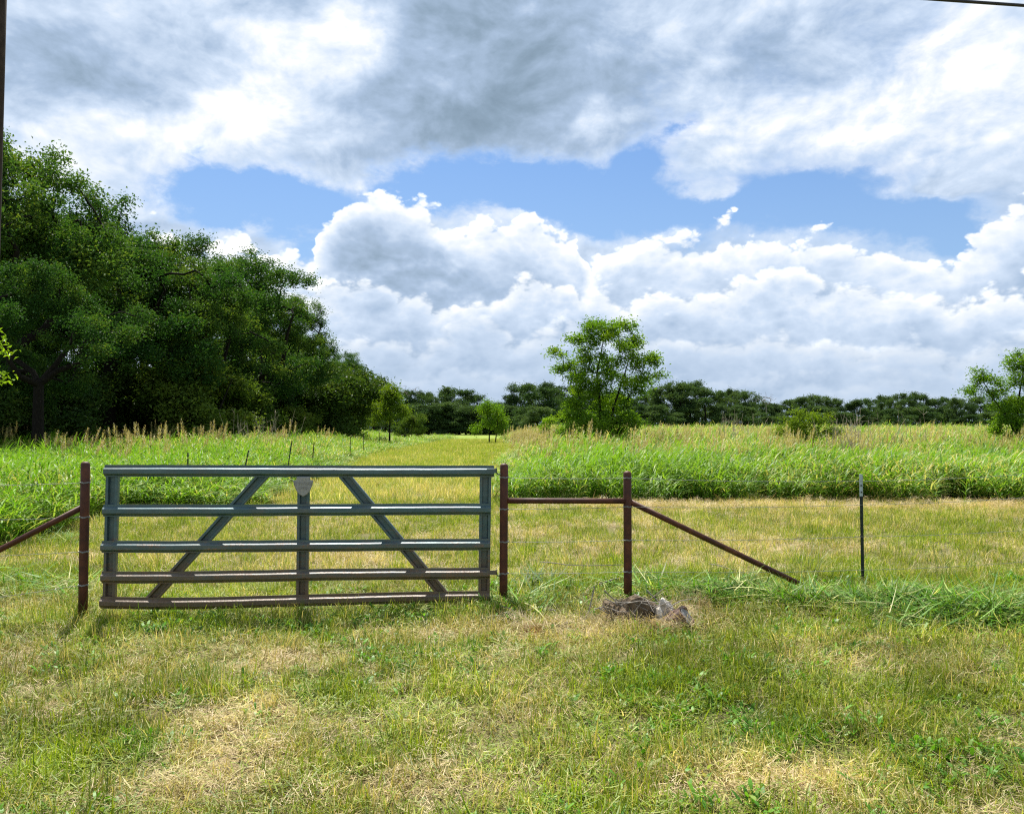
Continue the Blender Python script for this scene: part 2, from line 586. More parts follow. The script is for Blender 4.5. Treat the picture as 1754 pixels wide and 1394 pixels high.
def make_gate_metal():
    m, gg, out = new_mat('weathered_gate_metal')
    t = gg.nt.nodes.new('ShaderNodeTexCoord').outputs['Object']
    x, y, z = gg.xyz(t)
    n = gg.noise(gg.v('MULTIPLY', t, (1.2, 3, 6)), 4.0, 7, 0.65)
    n2 = gg.noise(t, 60.0, 5, 0.6)
    base = gg.ramp(n, [(0.25, (.028, .075, .092)), (0.5, (.052, .112, .128)), (0.75, (.105, .165, .172))])
    base = gg.mix(gg.m('MULTIPLY', n2, 0.45), base, (.09, .115, .115))
    # rust in streaks, more of it on the lower bars
    low = gg.smooth(z, 1.10, 0.12, 0.0, 0.15)
    rn = gg.noise(gg.v('MULTIPLY', t, (2.2, 1, 12)), 2.3, 8, 0.72)
    rf = gg.smooth(gg.m('ADD', rn, low), 0.57, 0.71)
    runs = gg.noise(gg.v('MULTIPLY', t, (60, 1, 1.2)), 1.0, 3, 0.6)
    rf = gg.m('MULTIPLY', rf, gg.smooth(runs, 0.30, 0.6), clamp=True)
    rust = gg.mix(n2, (.12, .048, .022), (.24, .14, .075))
    c = gg.mix(rf, base, rust)
    dust = gg.smooth(gg.noise(gg.v('MULTIPLY', t, (1, 1, 2)), 3.0, 4, 0.6), 0.40, 0.8, 0.0, 0.4)
    dust = gg.m('ADD', dust, gg.smooth(z, 0.85, 0.15, 0.0, 0.75), clamp=True)
    c = gg.mix(dust, c, gg.mix(n2, (.075, .042, .020), (.17, .105, .055)))
    p = principled(gg, c, gg.m('MULTIPLY_ADD', n2, 0.25, 0.30), 0.6, gg.m('MULTIPLY', gg.m('MULTIPLY_ADD', rf, -0.35, 0.38), gg.m('MULTIPLY_ADD', dust, -0.6, 1.0)),
                   bump(gg, gg.m('ADD', n2, rf), 0.25, 0.003))
    gg.nt.links.new(p.outputs[0], out.inputs['Surface'])
    return m


M['gate'] = make_gate_metal()


def simple(name, c0, c1, scale=20.0, rough=0.6, spec=0.4, metal=0.0, bs=0.3, bd=0.004):
    m, gg, out = new_mat(name)
    t = gg.nt.nodes.new('ShaderNodeTexCoord').outputs['Object']
    n = gg.noise(t, scale, 6, 0.65)
    c = gg.ramp(n, [(0.3, c0), (0.7, c1)])
    p = principled(gg, c, rough, spec, metal, bump(gg, n, bs, bd))
    gg.nt.links.new(p.outputs[0], out.inputs['Surface'])
    return m


M['plaque'] = simple('cast_plaque', (.22, .22, .205), (.33, .325, .305), 50, 0.6, 0.35, 0.2)
M['tpost'] = simple('dark_green_steel', (.008, .014, .013), (.022, .032, .028), 30, 0.5, 0.4, 0.2)
M['tip'] = simple('pale_paint', (.26, .31, .32), (.44, .50, .51), 40, 0.55, 0.4)
M['wire'] = simple('galvanised_wire', (.16, .16, .15), (.30, .30, .28), 60, 0.45, 0.4, 0.6)
M['pole'] = simple('creosoted_wood', (.020, .013, .009), (.055, .038, .027), 12, 0.85, 0.15)
M['cable'] = simple('black_cable', (.012, .012, .013), (.02, .02, .022), 5, 0.5, 0.4)
M['rock'] = simple('pale_rock', (.26, .225, .18), (.60, .56, .50), 16, 0.9, 0.2, 0, 1.0, 0.03)
M['chunk'] = simple('reddish_concrete', (.10, .045, .032), (.30, .23, .19), 14, 0.9, 0.15, 0, 1.0, 0.02)
M['chunk_end'] = simple('grey_concrete', (.14, .13, .12), (.36, .34, .32), 26, 0.9, 0.15, 0, 1.0, 0.02)
M['soil'] = simple('dark_soil', (.060, .042, .028), (.26, .20, .135), 26, 0.95, 0.1, 0, 1.0, 0.05)
M['stick'] = simple('grey_stick', (.10, .085, .07), (.30, .27, .23), 14, 0.9, 0.2)
M['dead'] = simple('dead_stalk', (.26, .20, .14), (.48, .40, .30), 6, 0.9, 0.2)
M['reddry'] = simple('red_dry_grass', (.22, .09, .035), (.42, .22, .09), 40, 0.8, 0.2)


def make_ground():
    m, gg, out = new_mat('ground')
    t = gg.nt.nodes.new('ShaderNodeTexCoord').outputs['Object']
    dry = gg.attr('dry')['Fac']
    tallf = gg.attr('tall')['Fac']
    n = gg.noise(t, 9.0, 7, 0.7)
    n2 = gg.noise(t, 55.0, 4, 0.7)
    nb = gg.noise(gg.v('MULTIPLY', t, (0.5, 0.16, 1)), 1.0, 5, 0.6)
    straw = gg.ramp(n2, [(0.3, (.09, .065, .035)), (0.5, (.24, .185, .095)), (0.75, (.46, .38, .22))])
    green = gg.ramp(n2, [(0.3, (.03, .035, .012)), (0.55, (.085, .10, .025)), (0.8, (.20, .20, .065))])
    c = gg.mix(gg.m('ADD', dry, gg.m('MULTIPLY_ADD', n, 0.7, -0.35), clamp=True), green, straw)
    farc = gg.ramp(nb, [(0.3, (.13, .20, .025)), (0.5, (.19, .25, .04)), (0.7, (.29, .30, .08))])
    cam_d_ = gg.xyz(t)[1]
    c = gg.mix(gg.smooth(cam_d_, 17, 45), c, farc)
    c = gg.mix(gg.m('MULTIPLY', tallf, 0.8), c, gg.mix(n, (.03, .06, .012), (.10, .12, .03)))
    p = principled(gg, c, 0.95, 0.1, 0, bump(gg, gg.m('ADD', n, n2), 0.7, 0.03))
    gg.nt.links.new(p.outputs[0], out.inputs['Surface'])
    return m


M['ground'] = make_ground()


# ------------------------------------------------------------------ regions
def path_left(Y):      # left edge of the mown track, beside the tall grass
    return np.where(Y < 18.2, -7.4 - 0.28 * np.clip(Y - 12, 0, 6.2), -4.0 - 0.085 * Y)


def tall_mask(X, Y):
    X, Y = np.asarray(X, float), np.asarray(Y, float)
    wob = (fbm(X * 0.6, Y * 0.6, 3, 21.0) - 0.5) * 1.2
    left_front = np.where(X > -9.0, 18.1, np.where(X > -8.2, 18.1 - (-8.2 - X) * 0 - (-9.0 + 9.0), 0))
    left = ((X < -6.1 - 0.088 * (Y - 18) + wob * 0.6) & (Y > 18.0 + wob * 0.7)) | ((X < -7.7 - 0.2 * np.clip(Y - 12, 0, 6.2) + wob * 0.4) & (Y > 12.1 + wob * 0.4))
    right = (X > -0.15 - 0.035 * (Y - 18) + 2.0 * sstep(Y, 26, 60) + wob * 0.6) & (Y > 17.95 + wob * 0.9)
    return left, right


# ------------------------------------------------------------------ ground sheet
def build_ground():
    def axis(segs):
        out = []
        for a, b, s in segs:
            out += list(np.arange(a, b, s))
        out.append(segs[-1][1])
        return np.array(out)
    xs = axis([(-1200, -300, 90), (-300, -60, 12), (-60, -14, 1.5), (-14, 14, 0.13), (14, 60, 1.5), (60, 300, 12), (300, 1200, 90)])
    ys = axis([(-300, -40, 26), (-40, -2, 2.0), (-2, 20, 0.13), (20, 60, 0.8), (60, 200, 7), (200, 420, 20), (420, 1600, 118)])
    X, Y = np.meshgrid(xs, ys)
    Z = ground_z(X, Y)
    V = np.stack([X.ravel(), Y.ravel(), Z.ravel()], 1)
    nx, ny = len(xs), len(ys)
    i = np.arange(nx * ny).reshape(ny, nx)
    F = np.stack([i[:-1, :-1].ravel(), i[:-1, 1:].ravel(), i[1:, 1:].ravel(), i[1:, :-1].ravel()], 1)
    l, r = tall_mask(X, Y)
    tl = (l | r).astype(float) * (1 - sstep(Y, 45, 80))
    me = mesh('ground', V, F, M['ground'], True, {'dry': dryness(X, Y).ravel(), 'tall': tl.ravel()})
    tag(ob('ground', me), 'grassy field floor of straw and green running to the far tree line', 'ground', kind='structure')


build_ground()


# ------------------------------------------------------------------ grass tools
def blades(rng, base, azim, lean, length, width, curve, seg=3, droop=None, wprof='taper', twist=0.0):
    """many blades at once -> verts (n*(2*seg+1)), faces, per-vertex random ra, rb"""
    n = len(length)
    k = np.arange(seg + 1) / seg
    ang = lean[:, None] + curve[:, None] * k[None, :] ** 1.4             # angle from vertical along the blade
    ds = (length / seg)[:, None]
    am = (ang[:, :-1] + ang[:, 1:]) / 2
    h = np.concatenate([np.zeros((n, 1)), np.cumsum(np.sin(am) * ds, 1)], 1)
    z = np.concatenate([np.zeros((n, 1)), np.cumsum(np.cos(am) * ds, 1)], 1)
    ca, sa = np.cos(azim)[:, None], np.sin(azim)[:, None]
    cx, cy, cz = base[:, 0:1] + h * ca, base[:, 1:2] + h * sa, base[:, 2:3] + z
    if wprof == 'taper':
        wp = (1 - k) ** 0.6
    elif wprof == 'leaf':
        wp = np.sin(np.pi * np.clip(k * 0.92 + 0.08, 0, 1)) ** 0.7
    else:
        wp = np.minimum(1, (1 - k) * 2.2) * (0.55 + 0.45 * np.minimum(1, k * 4))
    tw = azim[:, None] + twist * (rng.random((n, 1)) - 0.5) * 2 * (0.3 + k[None, :])
    wx, wy = -np.sin(tw) * width[:, None] * wp / 2, np.cos(tw) * width[:, None] * wp / 2
    L = np.stack([cx - wx, cy - wy, cz], 2)
    Rr = np.stack([cx + wx, cy + wy, cz], 2)
    per = 2 * seg + 1
    V = np.empty((n, per, 3))
    V[:, 0:2 * seg:2] = L[:, :seg]
    V[:, 1:2 * seg:2] = Rr[:, :seg]
    V[:, 2 * seg] = np.stack([cx, cy, cz], 2)[:, seg]
    faces = []
    off = (np.arange(n) * per)
    for s in range(seg - 1):
        faces.append(np.stack([off + 2 * s, off + 2 * s + 1, off + 2 * s + 3, off + 2 * s + 2], 1))
    quads = np.concatenate(faces).tolist() if faces else []
    s = seg - 1
    tris = np.stack([off + 2 * s, off + 2 * s + 1, off + 2 * seg], 1).tolist()
    ra = np.repeat(rng.random(n), per)
    rb = np.repeat(rng.random(n), per)
    return V.reshape(-1, 3), quads + tris, ra, rb


def join(parts):
    V, F, A, B = [], [], [], []
    n = 0
    for v, f, a, b in parts:
        V.append(v); A.append(a); B.append(b)
        F += [tuple(i + n for i in q) for q in f]
        n += len(v)
    return np.concatenate(V), F, np.concatenate(A), np.concatenate(B)


def disc(rng, n, r):
    a = rng.random(n) * 2 * np.pi
    q = np.sqrt(rng.random(n)) * r
    return np.stack([q * np.cos(a), q * np.sin(a), np.zeros(n)], 1)


def U(rng, n, a, b):
    return a + (b - a) * rng.random(n)


def clump_fine(rng, n=28, r=.085, h0=.035, h1=.16, w0=.0032, w1=.0092, lean=.65, curve=1.2, seg=4):
    b = disc(rng, n, r); b[:, 2] = -0.012
    return blades(rng, b, U(rng, n, 0, 6.283), np.abs(rng.normal(0, lean, n)), U(rng, n, h0, h1), U(rng, n, w0, w1), rng.normal(.3, curve, n), seg)


def clump_flat(rng, n=40, r=.12, l0=.03, l1=.11, w0=.0020, w1=.0036, lift=.05):
    b = disc(rng, n, r); b[:, 2] = U(rng, n, 0.004, lift)
    return blades(rng, b, U(rng, n, 0, 6.283), U(rng, n, 1.25, 1.75), U(rng, n, l0, l1), U(rng, n, w0, w1), rng.normal(0, .35, n), 3)


def clump_weed(rng, n=22, r=.07):
    b = disc(rng, n, r); b[:, 2] = U(rng, n, 0.0, .05)
    v1 = blades(rng, b, U(rng, n, 0, 6.283), U(rng, n, .4, 1.2), U(rng, n, .025, .06), U(rng, n, .009, .02), U(rng, n, .2, .9), 3, wprof='leaf')
    m = 8
    v2 = blades(rng, disc(rng, m, r * .5), U(rng, m, 0, 6.283), U(rng, m, 0, .6), U(rng, m, .04, .09), np.full(m, .003), U(rng, m, 0, .3), 2)
    return join([v1, v2])


def clump_tall(rng, stems=9, r=.33, h0=.80, h1=1.30, lw=.028, wind=.12, panicle=False, leaves=6, ll=(.4, .75)):
    parts = []
    ns = stems
    b = disc(rng, ns, r)
    sa = U(rng, ns, 0, 6.283)
    sl = np.abs(rng.normal(0.05, .10, ns))
    H = U(rng, ns, h0, h1)
    parts.append(blades(rng, b, sa, sl, H, np.full(ns, .008), U(rng, ns, .0, .3), 4, wprof='x'))
    bb, aa, le, ln, wd, cu = [], [], [], [], [], []
    for i in range(ns):
        for k in range(leaves):
            t = .12 + .83 * (k + rng.random() * .8) / leaves
            s = t * H[i]
            an = sl[i] + 0.1 * t
            bb.append((b[i, 0] + s * math.sin(an) * math.cos(sa[i]), b[i, 1] + s * math.sin(an) * math.sin(sa[i]), s * math.cos(an)))
            aa.append(rng.normal(-0.3, 1.5))
            le.append(abs(rng.normal(.38, .16)))
            ln.append(U(rng, 1, *ll)[0] * (1.0 - .3 * abs(t - .5)))
            wd.append(lw * U(rng, 1, .7, 1.25)[0])
            cu.append(rng.normal(1.55, .5))
    parts.append(blades(rng, np.array(bb), np.array(aa), np.array(le), np.array(ln), np.array(wd), np.array(cu), 5, wprof='x', twist=.5))
    return join(parts)


def clump_seed(rng, stems=5, r=.3, h0=1.35, h1=1.9):
    parts = []
    b = disc(rng, stems, r)
    H = U(rng, stems, h0, h1)
    sa, sl = U(rng, stems, -.6, .6), np.abs(rng.normal(.1, .06, stems))
    parts.append(blades(rng, b, sa, sl, H, np.full(stems, .007), np.full(stems, .05), 3, wprof='x'))
    for i in range(stems):
        n = 46
        t = U(rng, n, .74, 1.0)
        s = t * H[i]
        an = sl[i] + .02
        base = np.stack([b[i, 0] + s * math.sin(an) * math.cos(sa[i]), b[i, 1] + s * math.sin(an) * math.sin(sa[i]), s * math.cos(an)], 1)
        L = (1.03 - t) * .55 + .05
        parts.append(blades(rng, base, U(rng, n, 0, 6.283), U(rng, n, .3, .8), L * U(rng, n, .7, 1.1), np.full(n, .011), U(rng, n, .2, .9), 2, wprof='leaf'))
    return join(parts)


def library(name, fn, count, mat, seed, **kw):
    c = bpy.data.collections.new(name)
    for i in range(count):
        rng = np.random.default_rng(seed + i)
        v, f, a, b = fn(rng, **kw)
        c.objects.link(ob(name, mesh(name, v, f, mat, False, {'ra': a, 'rb': b}), link=False))
    return c


def scatter_tree(coll):
    nt = bpy.data.node_groups.new('scatter', 'GeometryNodeTree')
    nt.interface.new_socket('Geometry', in_out='INPUT', socket_type='NodeSocketGeometry')
    nt.interface.new_socket('Geometry', in_out='OUTPUT', socket_type='NodeSocketGeometry')
    N = nt.nodes.new
    gi, go = N('NodeGroupInput'), N('NodeGroupOutput')
    mp = N('GeometryNodeMeshToPoints')
    ip = N('GeometryNodeInstanceOnPoints')
    ci = N('GeometryNodeCollectionInfo')
    ci.inputs['Collection'].default_value = coll
    ci.inputs['Separate Children'].default_value = True
    ci.inputs['Reset Children'].default_value = True
    ip.inputs['Pick Instance'].default_value = True

    def na(nm, ty):
        a = N('GeometryNodeInputNamedAttribute')
        a.data_type = ty
        a.inputs['Name'].default_value = nm
        return a.outputs['Attribute']
    L = nt.links.new
    L(gi.outputs[0], mp.inputs['Mesh'])
    L(mp.outputs[0], ip.inputs['Points'])
    L(ci.outputs[0], ip.inputs['Instance'])
    L(na('idx', 'INT'), ip.inputs['Instance Index'])
    L(na('rot', 'FLOAT_VECTOR'), ip.inputs['Rotation'])
    L(na('scl', 'FLOAT_VECTOR'), ip.inputs['Scale'])
    L(ip.outputs[0], go.inputs[0])
    return nt


def scatter(name, coll, X, Y, scl, dry, tone, rng, label, cat, zoff=0.0, tilt=.12, yaw=None, weights=None):
    n = len(X)
    Z = ground_z(X, Y) + zoff
    me = bpy.data.meshes.new(name)
    me.from_pydata(np.stack([X, Y, Z], 1).tolist(), [], [])
    k = len(coll.objects)

    def put(nm, ty, data, prop='value'):
        a = me.attributes.new(nm, ty, 'POINT')
        a.data.foreach_set(prop, np.ascontiguousarray(data).ravel())
    put('idx', 'INT', rng.integers(0, k, n).astype(np.int32))
    yw = rng.random(n) * 6.283 if yaw is None else yaw
    put('rot', 'FLOAT_VECTOR', np.stack([rng.normal(0, tilt, n), rng.normal(0, tilt, n), yw], 1).astype(np.float32), 'vector')
    sc = np.asarray(scl, float)
    if sc.ndim == 1:
        sc = np.stack([sc, sc, sc * U(rng, n, .85, 1.15)], 1)
    put('scl', 'FLOAT_VECTOR', sc.astype(np.float32), 'vector')
    put('dry', 'FLOAT', np.asarray(dry, np.float32))
    put('tone', 'FLOAT', np.asarray(tone, np.float32))
    o = ob(name, me)
    md = o.modifiers.new('scatter', 'NODES')
    md.node_group = scatter_tree(coll)
    tag(o, label, cat, kind='stuff')
    return o


def in_wedge(X, Y, pad=2.0):
    return np.abs(X) < Y * 0.68 + pad


def pts(rng, x0, x1, y0, y1, dens, pad=2.0):
    n = int((x1 - x0) * (y1 - y0) * dens)
    X, Y = U(rng, n, x0, x1), U(rng, n, y0, y1)
    k = in_wedge(X, Y, pad)
    return X[k], Y[k]


# ------------------------------------------------------------------ trees
def tubes_np(branches):
    mb = MB()
    for p, r in branches:
        s = 7 if max(r) > .12 else (5 if max(r) > .04 else 3)
        mb.tube(p, r, s, cap=False)
    return mb.v, mb.f


def leaf_cloud(rng, centers, nl, rc, size, aspect=.5, up=.55, shell=0.0):
    """rhombic leaves round cluster centres"""
    c = np.repeat(centers, nl, 0)
    n = len(c)
    d = rng.normal(0, 1, (n, 3))
    d *= (np.array(rc) * U(rng, n, .5, 1.0)[:, None])
    p = c + d
    nrm = rng.normal(0, 1, (n, 3)); nrm[:, 2] = np.abs(nrm[:, 2]) + up
    nrm /= np.linalg.norm(nrm, axis=1)[:, None]
    t = rng.normal(0, 1, (n, 3))
    t -= nrm * (t * nrm).sum(1)[:, None]
    t /= np.linalg.norm(t, axis=1)[:, None]
    b = np.cross(nrm, t)
    s = size * U(rng, n, .6, 1.3)[:, None]
    fold = nrm * s * .16
    V = np.stack([p - t * s * .5, p + b * s * aspect * .5 + fold, p + t * s * .5 - fold * .6, p - b * s * aspect * .5 + fold], 1).reshape(-1, 3)
    i = np.arange(n)[:, None] * 4
    F = np.concatenate([i, i + 1, i + 2, i + 3], 1)
    cl = np.repeat(rng.random(len(centers)), nl)
    ra = np.repeat(np.clip(.55 * cl + .45 * rng.random(n), 0, 1), 4)
    return V, F, ra


def grow(rng, trunks, lobes, twig=.012, jitter=.16, power=.5, rmax=None):
    """branch skeleton that reaches sample points inside the crown's lobes"""
    nodes, parent, fixed = [], [], {}
    branches = []
    for tp, tr in trunks:
        prev = None
        for q, r in zip(tp, tr):
            nodes.append(np.array(q, float)); parent.append(prev if prev is not None else -1)
            fixed[len(nodes) - 1] = r
            prev = len(nodes) - 1
        branches.append(([Vector(q) for q in tp], list(tr)))
    start_ok = [i for i in range(len(nodes)) if nodes[i][2] > .25 * max(n[2] for n in nodes) or len(nodes) < 6]
    pts_ = []
    for (cx, cy, cz, rx, ry, rz, n) in lobes:
        d = rng.normal(0, 1, (n, 3)); d /= np.linalg.norm(d, axis=1)[:, None]
        d *= (rng.random(n) ** .42)[:, None]
        pts_.append(np.array([cx, cy, cz]) + d * np.array([rx, ry, rz]))
    pts_ = np.concatenate(pts_)
    tn = np.array(nodes)
    dist = np.min(np.linalg.norm(pts_[:, None] - tn[None], axis=2), 1)
    order = np.argsort(dist)
    avail = list(start_ok)
    chains = []
    for j in order:
        p = pts_[j]
        A = np.array([nodes[i] for i in avail])
        dv = p - A
        cost = np.linalg.norm(dv, axis=1) + 0.7 * np.maximum(0, A[:, 2] - p[2])
        i = avail[int(np.argmin(cost))]
        a = nodes[i]
        L = np.linalg.norm(p - a)
        m = max(1, min(4, int(L / .5)))
        chain = [i]
        for s in range(1, m + 1):
            t = s / m
            q = a + (p - a) * t
            if s < m:
                q = q + rng.normal(0, jitter * L / m, 3) + np.array([0, 0, .10 * L * math.sin(math.pi * t)])
            nodes.append(q); parent.append(chain[-1]); chain.append(len(nodes) - 1); avail.append(len(nodes) - 1)
        chains.append(chain)
    cnt = np.ones(len(nodes))
    for i in range(len(nodes) - 1, -1, -1):
        if parent[i] >= 0 and i not in fixed: cnt[parent[i]] += cnt[i]
    rad = twig * cnt ** power
    for ch in chains:
        rr = []
        for k, i in enumerate(ch):
            r = rad[ch[1]] if k == 0 else rad[i]
            if rmax: r = min(r, rmax)
            rr.append(float(r))
        if ch[0] in fixed: rr[0] = min(rr[0] * 1.15, fixed[ch[0]] * .9)
        branches.append(([Vector(nodes[i]) for i in ch], rr))
    return branches, pts_


def tree_meshes(name, seed, trunks, lobes, nl, rc, size, leafmat, twig=.012, aspect=.5, up=.55, power=.5, jitter=.16):
    rng = np.random.default_rng(seed)
    br, centers = grow(rng, trunks, lobes, twig, jitter, power)
    v, f = tubes_np(br)
    bm = mesh(name + '_trunk', v, f, M['bark'], True)
    V, F, ra = leaf_cloud(rng, centers, nl, rc, size, aspect, up)
    cm = mesh(name + '_crown', V, F, leafmat, False, {'ra': ra})
    return bm, cm


def place_tree(name, meshes, loc, scale=(1, 1, 1), rz=0.0, label='', cat='tree', group=None):
    o = empty(name, loc, rz)
    o.scale = scale
    tag(o, label, cat, group)
    ob('trunk', meshes[0], o)
    ob('crown', meshes[1], o)
    return o


def oak_variant(seed, H=15.0, Rw=6.0, leafmat=None, nl=225, size=.175, npts=14):
    rng = np.random.default_rng(seed)
    lx, ly = rng.normal(0, .5, 2)
    fork = H * U(rng, 1, .30, .40)[0]
    trunks = [([(0, 0, -.3), (lx * .2, ly * .2, fork * .5), (lx * .5, ly * .5, fork)], [.48, .38, .33])]
    n_l = 4
    for k in range(n_l):
        a = 6.283 * (k + rng.random() * .7) / n_l
        rr = Rw * U(rng, 1, .35, .65)[0]
        top = H * U(rng, 1, .6, .85)[0]
        p0 = np.array([lx * .5, ly * .5, fork])
        p2 = np.array([rr * math.cos(a), rr * math.sin(a), top])
        pm = p0 + (p2 - p0) * .5 + np.array([rr * .22 * math.cos(a), rr * .22 * math.sin(a), -top * .03]) + rng.normal(0, .35, 3)
        pq = p0 + (pm - p0) * .5 + rng.normal(0, .2, 3)
        pr = pm + (p2 - pm) * .5 + rng.normal(0, .3, 3)
        trunks.append(([p0, pq, pm, pr, p2], [.24, .20, .16, .11, .06]))
    lobes = []
    for k in range(11):
        a = 6.283 * k / 11 * 1.9 + rng.random()
        hz = U(rng, 1, .32, .9)[0]
        rr = Rw * (.78 if hz < .7 else .48) * U(rng, 1, .6, 1.05)[0]
        s = U(rng, 1, .75, 1.25)[0]
        lobes.append((rr * math.cos(a), rr * math.sin(a), H * hz, 2.0 * s * Rw / 6, 2.0 * s * Rw / 6, 1.65 * s * H / 15, npts))
    for k in range(7):
        a = rng.random() * 6.283
        hz = U(rng, 1, .42, 1.0)[0]
        rr = Rw * (1.18 if hz < .75 else .62 if hz < .9 else .3) * U(rng, 1, .85, 1.05)[0]
        lobes.append((rr * math.cos(a), rr * math.sin(a), H * hz, 1.0 * Rw / 6, 1.0 * Rw / 6, .55, 5))
    lobes.append((0, 0, H * .86, 2.2 * Rw / 6, 2.2 * Rw / 6, H * .11, npts))
    lobes.append((rng.normal(0, .8), rng.normal(0, .8), H * .66, 3 * Rw / 6, 3 * Rw / 6, H * .12, npts))
    return tree_meshes('oak', seed, trunks, lobes, nl, (.46, .46, .33), size, leafmat, .016, .55, .5, .48)


def shrub_variant(seed, H=3.5, Rw=2.2, leafmat=None, nl=110, size=.16, npts=9, name='shrub'):
    rng = np.random.default_rng(seed)
    trunks = []
    for k in range(4):
        a = 6.283 * (k + rng.random()) / 4
        e = np.array([Rw * .45 * math.cos(a), Rw * .45 * math.sin(a), H * U(rng, 1, .5, .8)[0]])
        b = np.array([.1 * math.cos(a), .1 * math.sin(a), -.1])
        trunks.append(([b, b + (e - b) * .5 + rng.normal(0, .1, 3), e], [.05, .035, .018]))
    lobes = []
    for k in range(7):
        a = 6.283 * k / 7 * 2.1 + rng.random()
        hz = U(rng, 1, .18, .85)[0]
        rr = Rw * .62 * (1.1 - .55 * hz)
        lobes.append((rr * math.cos(a), rr * math.sin(a), H * hz, Rw * .42, Rw * .42, H * .15, npts))
    lobes.append((0, 0, H * .8, Rw * .3, Rw * .3, H * .15, npts))
    return tree_meshes(name, seed, trunks, lobes, nl, (Rw * .13, Rw * .13, H * .06), size, leafmat, .007, .5, .4)


# --- left wood: tall oaks one by one
oaks = [oak_variant(100 + i, 15.0, 6.0, M['oak']) for i in range(5)]
TALL_TREES = [
    # px, top py, distance, width factor, variant, yaw, label
    (14, 236, 38, .95, 0, .3, 'tallest dark oak at the left edge with feathery side branches'),
    (188, 318, 45, 1.05, 1, 1.2, 'broad dark oak second from the left with a rounded top'),
    (288, 366, 52, .92, 2, 2.0, 'dark oak with a domed top between the broad oak and the notch'),
    (428, 412, 60, 1.02, 3, .6, 'dark oak crowning the middle of the wood right of the sky notch'),
    (500, 492, 68, .85, 4, 3.0, 'dark oak on the sloping right shoulder of the wood'),
    (70, 420, 33, .95, 2, 4.0, 'lower dark oak with a thick trunk at the front left of the wood'),
    (345, 440, 50, .92, 0, 5.0, 'dark oak in the notch of the wood with open limbs'),
    (598, 598, 98, .72, 1, 2.6, 'small oak with sky showing through at the right end of the wood'),
    (530, 556, 82, .7, 2, .9, 'dark oak stepping down beside the end of the wood'),
    (640, 650, 130, .75, 3, 1.7, 'last low oak of the wood behind the yellow green sapling'),
]
BACK_TREES = [(-60, 300, 48, 1.1, 3, 2.2), (110, 400, 58, 1.1, 4, 1.0), (240, 440, 64, 1.1, 0, 2.9), (395, 480, 74, 1.1, 1, 4.4), (300, 520, 60, 1.0, 3, .2),
              (470, 550, 84, 1.1, 2, 5.2), (150, 480, 50, 1.0, 0, 3.3), (-20, 470, 44, 1.0, 1, .5), (540, 610, 105, .9, 4, 3.6), (600, 655, 125, .9, 0, 1.5)]
for (px, py, Y, wf, v, rz, lab) in TALL_TREES:
    p = at(px, py, Y)
    zb = gz(p.x, Y)
    s = (p.z - zb) / 15.2
    place_tree('oak_tree', oaks[v], (p.x, Y, zb), (s * wf, s * wf, s), rz, lab, 'tree', 'oaks of the wood on the left')
for (px, py, Y, wf, v, rz) in BACK_TREES:
    p = at(px, py, Y)
    zb = gz(p.x, Y)
    s = (p.z - zb) / 15.2
    place_tree('oak_tree', oaks[v], (p.x, Y, zb), (s * wf, s * wf, s), rz, 'shaded dark oak standing deeper inside the wood on the left', 'tree', 'oaks deeper in the wood')

# --- understory along the front of the wood
dark_shrub = [shrub_variant(300 + i, 3.6, 2.4, M['under'], 210, .15) for i in range(3)]
lime_shrub = [shrub_variant(320 + i, 3.4, 2.2, M['olive'], 190, .14) for i in range(2)]
rs = random.Random(5)
for i in range(26):
    px = -60 + 655 * i / 25 + rs.uniform(-14, 14)
    Y = 35 + max(0, px) * .075 + rs.uniform(-2, 3)
    p = at(px, rs.uniform(610, 668), Y)
    zb = gz(p.x, Y)
    h = (p.z - zb) / 3.6
    place_tree('shrub', dark_shrub[i % 3], (p.x, Y, zb), (h * rs.uniform(.9, 1.2), h * rs.uniform(.9, 1.2), h), rs.uniform(0, 6),
               'dark green shrub massed under the oaks along the tall grass', 'shrub', 'dark understory shrubs')
for (px, py, Y, k, lab) in [(345, 610, 46, 0, 'yellow green shrub below the open limbs of the wood'),
                            (412, 640, 52, 1, 'yellowish shrub right of centre at the foot of the wood'),
                            (545, 655, 76, 0, 'olive shrub catching light near the end of the wood'),
                            (600, 678, 84, 1, 'bushy yellow green shrub beside the lone lime sapling'),
                            (505, 690, 64, 1, 'low brownish green shrub in front of the sloping oak'),
                            (705, 708, 105, 0, 'low spreading green bush right of the lime sapling')]:
    p = at(px, py, Y)
    zb = gz(p.x, Y)
    h = (p.z - zb) / 3.4
    place_tree('shrub', lime_shrub[k], (p.x, Y, zb), (h, h, h), px * .1, lab, 'shrub', 'lighter shrubs along the wood')

